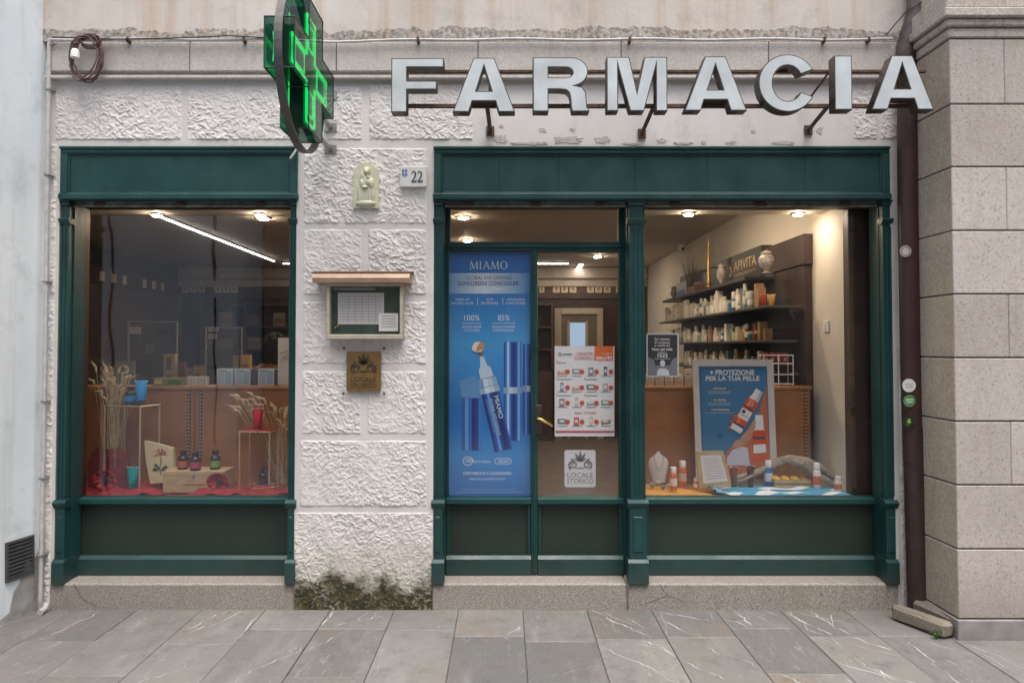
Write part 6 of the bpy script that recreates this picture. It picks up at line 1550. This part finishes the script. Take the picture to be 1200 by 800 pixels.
def f_wh(u, v):
    x = X(757, 580, .28)+(X(842, 580, .28)-X(757, 580, .28))*u; y = .257+.02*v+.014*math.sin(u*6); return (x, y, ZPL+.004+.010*math.sin(u*12)**2+.01*v)
cloth('white_hem', 'white hem showing along the front of the yellow cloth', f_wh, 40, 3, flat((200, 204, 206)))
ZD = ZPL+.030
ORB, WHC = (200, 92, 52), (224, 218, 212)
for k, (px, pb_, hpx, wpx, body, band, lab) in enumerate(((789.3, 574, 27, 8.6, ORB, (214, 204, 196), 'orange and white sun spray, front one beside the white bust'), (800, 569, 29, 9.2, ORB, (206, 180, 160), 'orange and white sun spray, rear one beside the white bust'), (815.5, 573, 13, 6, ORB, (214, 204, 196), 'tiny orange sun stick left of the wooden clipboard'),
        (957.3, 573.5, 31, 9, (214, 206, 200), ORB, 'white and orange sun lotion bottle beside the small crate'), (982, 576, 18, 8, (208, 196, 190), ORB, 'short white and orange sun lotion bottle on the blue cloth, rightmost'), (900.6, 569, 29.5, 9.4, (44, 92, 150), (200, 206, 214), 'blue sunscreen bottle with white cap left of the small crate'))):
    p = base_pt(px, pb_, ZD); bottle('sunscreen_bottle', lab, 'bottle', p, size(hpx, p.y), size(wpx/2, p.y), body, WHC, band)
for px, pb_, lab in ((860, 572, 'brown cosmetic tube right of the wooden clipboard'), (879.5, 570.5, 'dark brown cosmetic tube left of the blue sunscreen bottle')):
    p = base_pt(px, pb_, ZD); bottle('brown_tube', lab, 'tube', p, size(25, p.y), size(4.1, p.y), (104, 56, 44) if px < 870 else (70, 42, 40), (60, 34, 32), kind='tube')
# necklace bust
p = base_pt(771, 564, ZD-.012); bu = thing('necklace_bust', 'white necklace display bust at the left end of the right window', 'bust', p, None, False)
s_ = size(1, p.y); BW = flat((222, 216, 210), .6); m = MB(); vs = []; fs = []
lv_ = [(0, 7.5, 5), (6, 9, 5.5), (15, 11.5, 6), (23, 13.4, 6), (27, 12.6, 5.5), (30, 9, 5), (32.5, 5.8, 4.6), (37, 5.0, 4.4), (42, 5.6, 4.8)]; n = 18; m.smooth = True
for z_, a, b in lv_:
    for k in range(n): th = 2*math.pi*k/n; vs.append((a*s_*math.cos(th), b*s_*math.sin(th)+(z_*.12-3)*s_, z_*s_))
for i in range(len(lv_)-1):
    for k in range(n): fs.append((i*n+k, i*n+(k+1) % n, (i+1)*n+(k+1) % n, (i+1)*n+k))
fs.append(tuple(range(n))[::-1]); fs.append(tuple((len(lv_)-1)*n+k for k in range(n))); m.add(vs, fs); m.build('bust', BW, bu)
m = MB(); m.tube([(s_*5.5*math.cos(t), -(4.6*abs(math.sin(t))+4.6)*s_, (33+math.sin(t)*18*1.0)*s_) for t in np.linspace(math.pi, 2*math.pi, 15)], .0012, 5); m.build('necklace', flat((110, 100, 92)), bu)
# clipboard
yc = .42; cb = thing('wooden_clipboard', 'pale wooden frame with a handwritten list leaning in the right window', 'list frame', (X(838, 568, yc), yc, ZD-.012))
PF = mat('pale_pine', (.42,.30,.16), .6, 0, .18, 14)
ppoly('wood_back', PF, cb, [(819.5, 571), (857, 567.5), (847.5, 528), (816, 528.5)], yc, .014); ppoly('paper', flat((206, 200, 196)), cb, [(824.5, 566.5), (853, 563.5), (844.5, 533), (821, 533.5)], yc-.0015, .001)
for k in range(9): ppoly('written_line', flat((150, 140, 150)), cb, [(824+k*.36, 537.6+k*3), (842.5+k*.85, 537.2+k*2.8), (842.5+k*.85, 536.6+k*2.8), (824+k*.36, 537+k*3)], yc-.0028)
# driftwood
DW = mat('driftwood', (.28,.235,.185), .85, 0, .3, 25, .5, 60)
dwt = thing('driftwood', 'pale branching driftwood lying across the right window display', 'driftwood', (X(930, 570, .6), .6, ZPL)); m = MB()
pt_ = lambda L, y: [W(a, b, y) for a, b in L]
m.tube(pt_([(862, 560), (880, 556), (900, 548), (915, 540), (926, 538), (945, 541), (962, 549), (978, 560), (1000, 571)], .60), [.018, .022, .026, .03, .033, .034, .03, .026, .012], 10); m.build('main_branch', DW, dwt)
m = MB(); m.tube(pt_([(940, 541), (956, 556), (975, 566), (990, 573), (1012, 575)], .50), [.026, .024, .02, .014, .006], 8); m.build('side_branch', DW, dwt)
m = MB(); m.tube(pt_([(925, 539), (940, 546), (952, 556), (966, 562)], .54), [.024, .024, .02, .012], 8); m.build('side_branch', DW, dwt)
for a in (((980, 562), (996, 566), (1014, 573)), ((970, 556), (990, 562), (1008, 567)), ((884, 556), (872, 562), (858, 564)), ((990, 568), (1004, 574), (1020, 576))):
    MB().tube(pt_(a, .52), [.011, .009, .003], 6).build('twig', DW, dwt)
MB().ellip(W(920, 539, .585), (.022, .012, .012), 10, 6).build('shell', flat((220, 214, 206)), dwt)
# crate of yellow soap
p0_ = base_pt(908, 573, ZD-.008); p1_ = base_pt(951, 573, ZD-.008); ct = thing('small_crate', 'small wooden slat crate with yellow filling in the right window', 'crate', ((p0_.x+p1_.x)/2, p0_.y, ZD-.008)); ya = p0_.y; hcr = size(11.5, ya)
for k in range(2): z_ = ZD-.006+k*hcr*.52; MB().box(p0_.x, p1_.x, ya, ya+.006, z_, z_+hcr*.42, .001).build('slat', PF, ct); MB().box(p0_.x, p1_.x, ya+.13, ya+.136, z_, z_+hcr*.42, .001).build('slat', PF, ct)
for xx in (p0_.x+.0005, p1_.x-.0065):
    for k in range(2): z_ = ZD-.006+k*hcr*.52; MB().box(xx, xx+.006, ya+.0065, ya+.1295, z_, z_+hcr*.42, .001).build('slat', PF, ct)
MB().box(p0_.x+.007, p1_.x-.007, ya+.007, ya+.129, ZD-.007, ZD-.002).build('crate_floor', PF, ct)
YS_ = flat((214, 160, 44))
for i in range(4):
    xx = p0_.x+.03+i*(p1_.x-p0_.x-.06)/3
    o = MB().ellip((xx, ya+.065, ZD+hcr*.80), (.030, .055, .020), 10, 6).build('lemon_soap', YS_)
    o['label'] = 'rounded yellow piece in the small crate, %s from the left' % ('first', 'second', 'third', 'fourth')[i]; o['category'] = 'soap'; o['group'] = 'yellow pieces in the small crate'
# shells and beads near the bust
for k, (px, py, r, c_, lab) in enumerate(((764, 571, .020, (150, 160, 178), 'grey-blue shell beside the white bust, leftmost'), (770.5, 569, .022, (196, 190, 184), 'pale round shell beside the white bust'), (777, 573, .017, (120, 140, 170), 'small blue shell in front of the white bust'), (783, 571, .015, (206, 170, 140), 'tiny peach shell right of the white bust'))):
    p = base_pt(px, py, ZD-.01); m = MB(); n = 14
    for j in range(7):
        for i in range(n):
            a = 2*math.pi*i/n; rr = r*math.sin(math.pi*(j+.4)/7.4)*(1+.12*math.cos(5*a)); m.v.append((rr*math.cos(a), rr*.8*math.sin(a)-j*r*.1, r*(j/3.2)))
    m.f = [(j*n+i, j*n+(i+1) % n, (j+1)*n+(i+1) % n, (j+1)*n+i) for j in range(6) for i in range(n)]+[tuple(range(n))[::-1], tuple(6*n+i for i in range(n))]; m.smooth = True
    o = m.build('sea_shell', flat(c_)); o.location = p; tag(o, lab, 'shell', 'shells beside the bust')
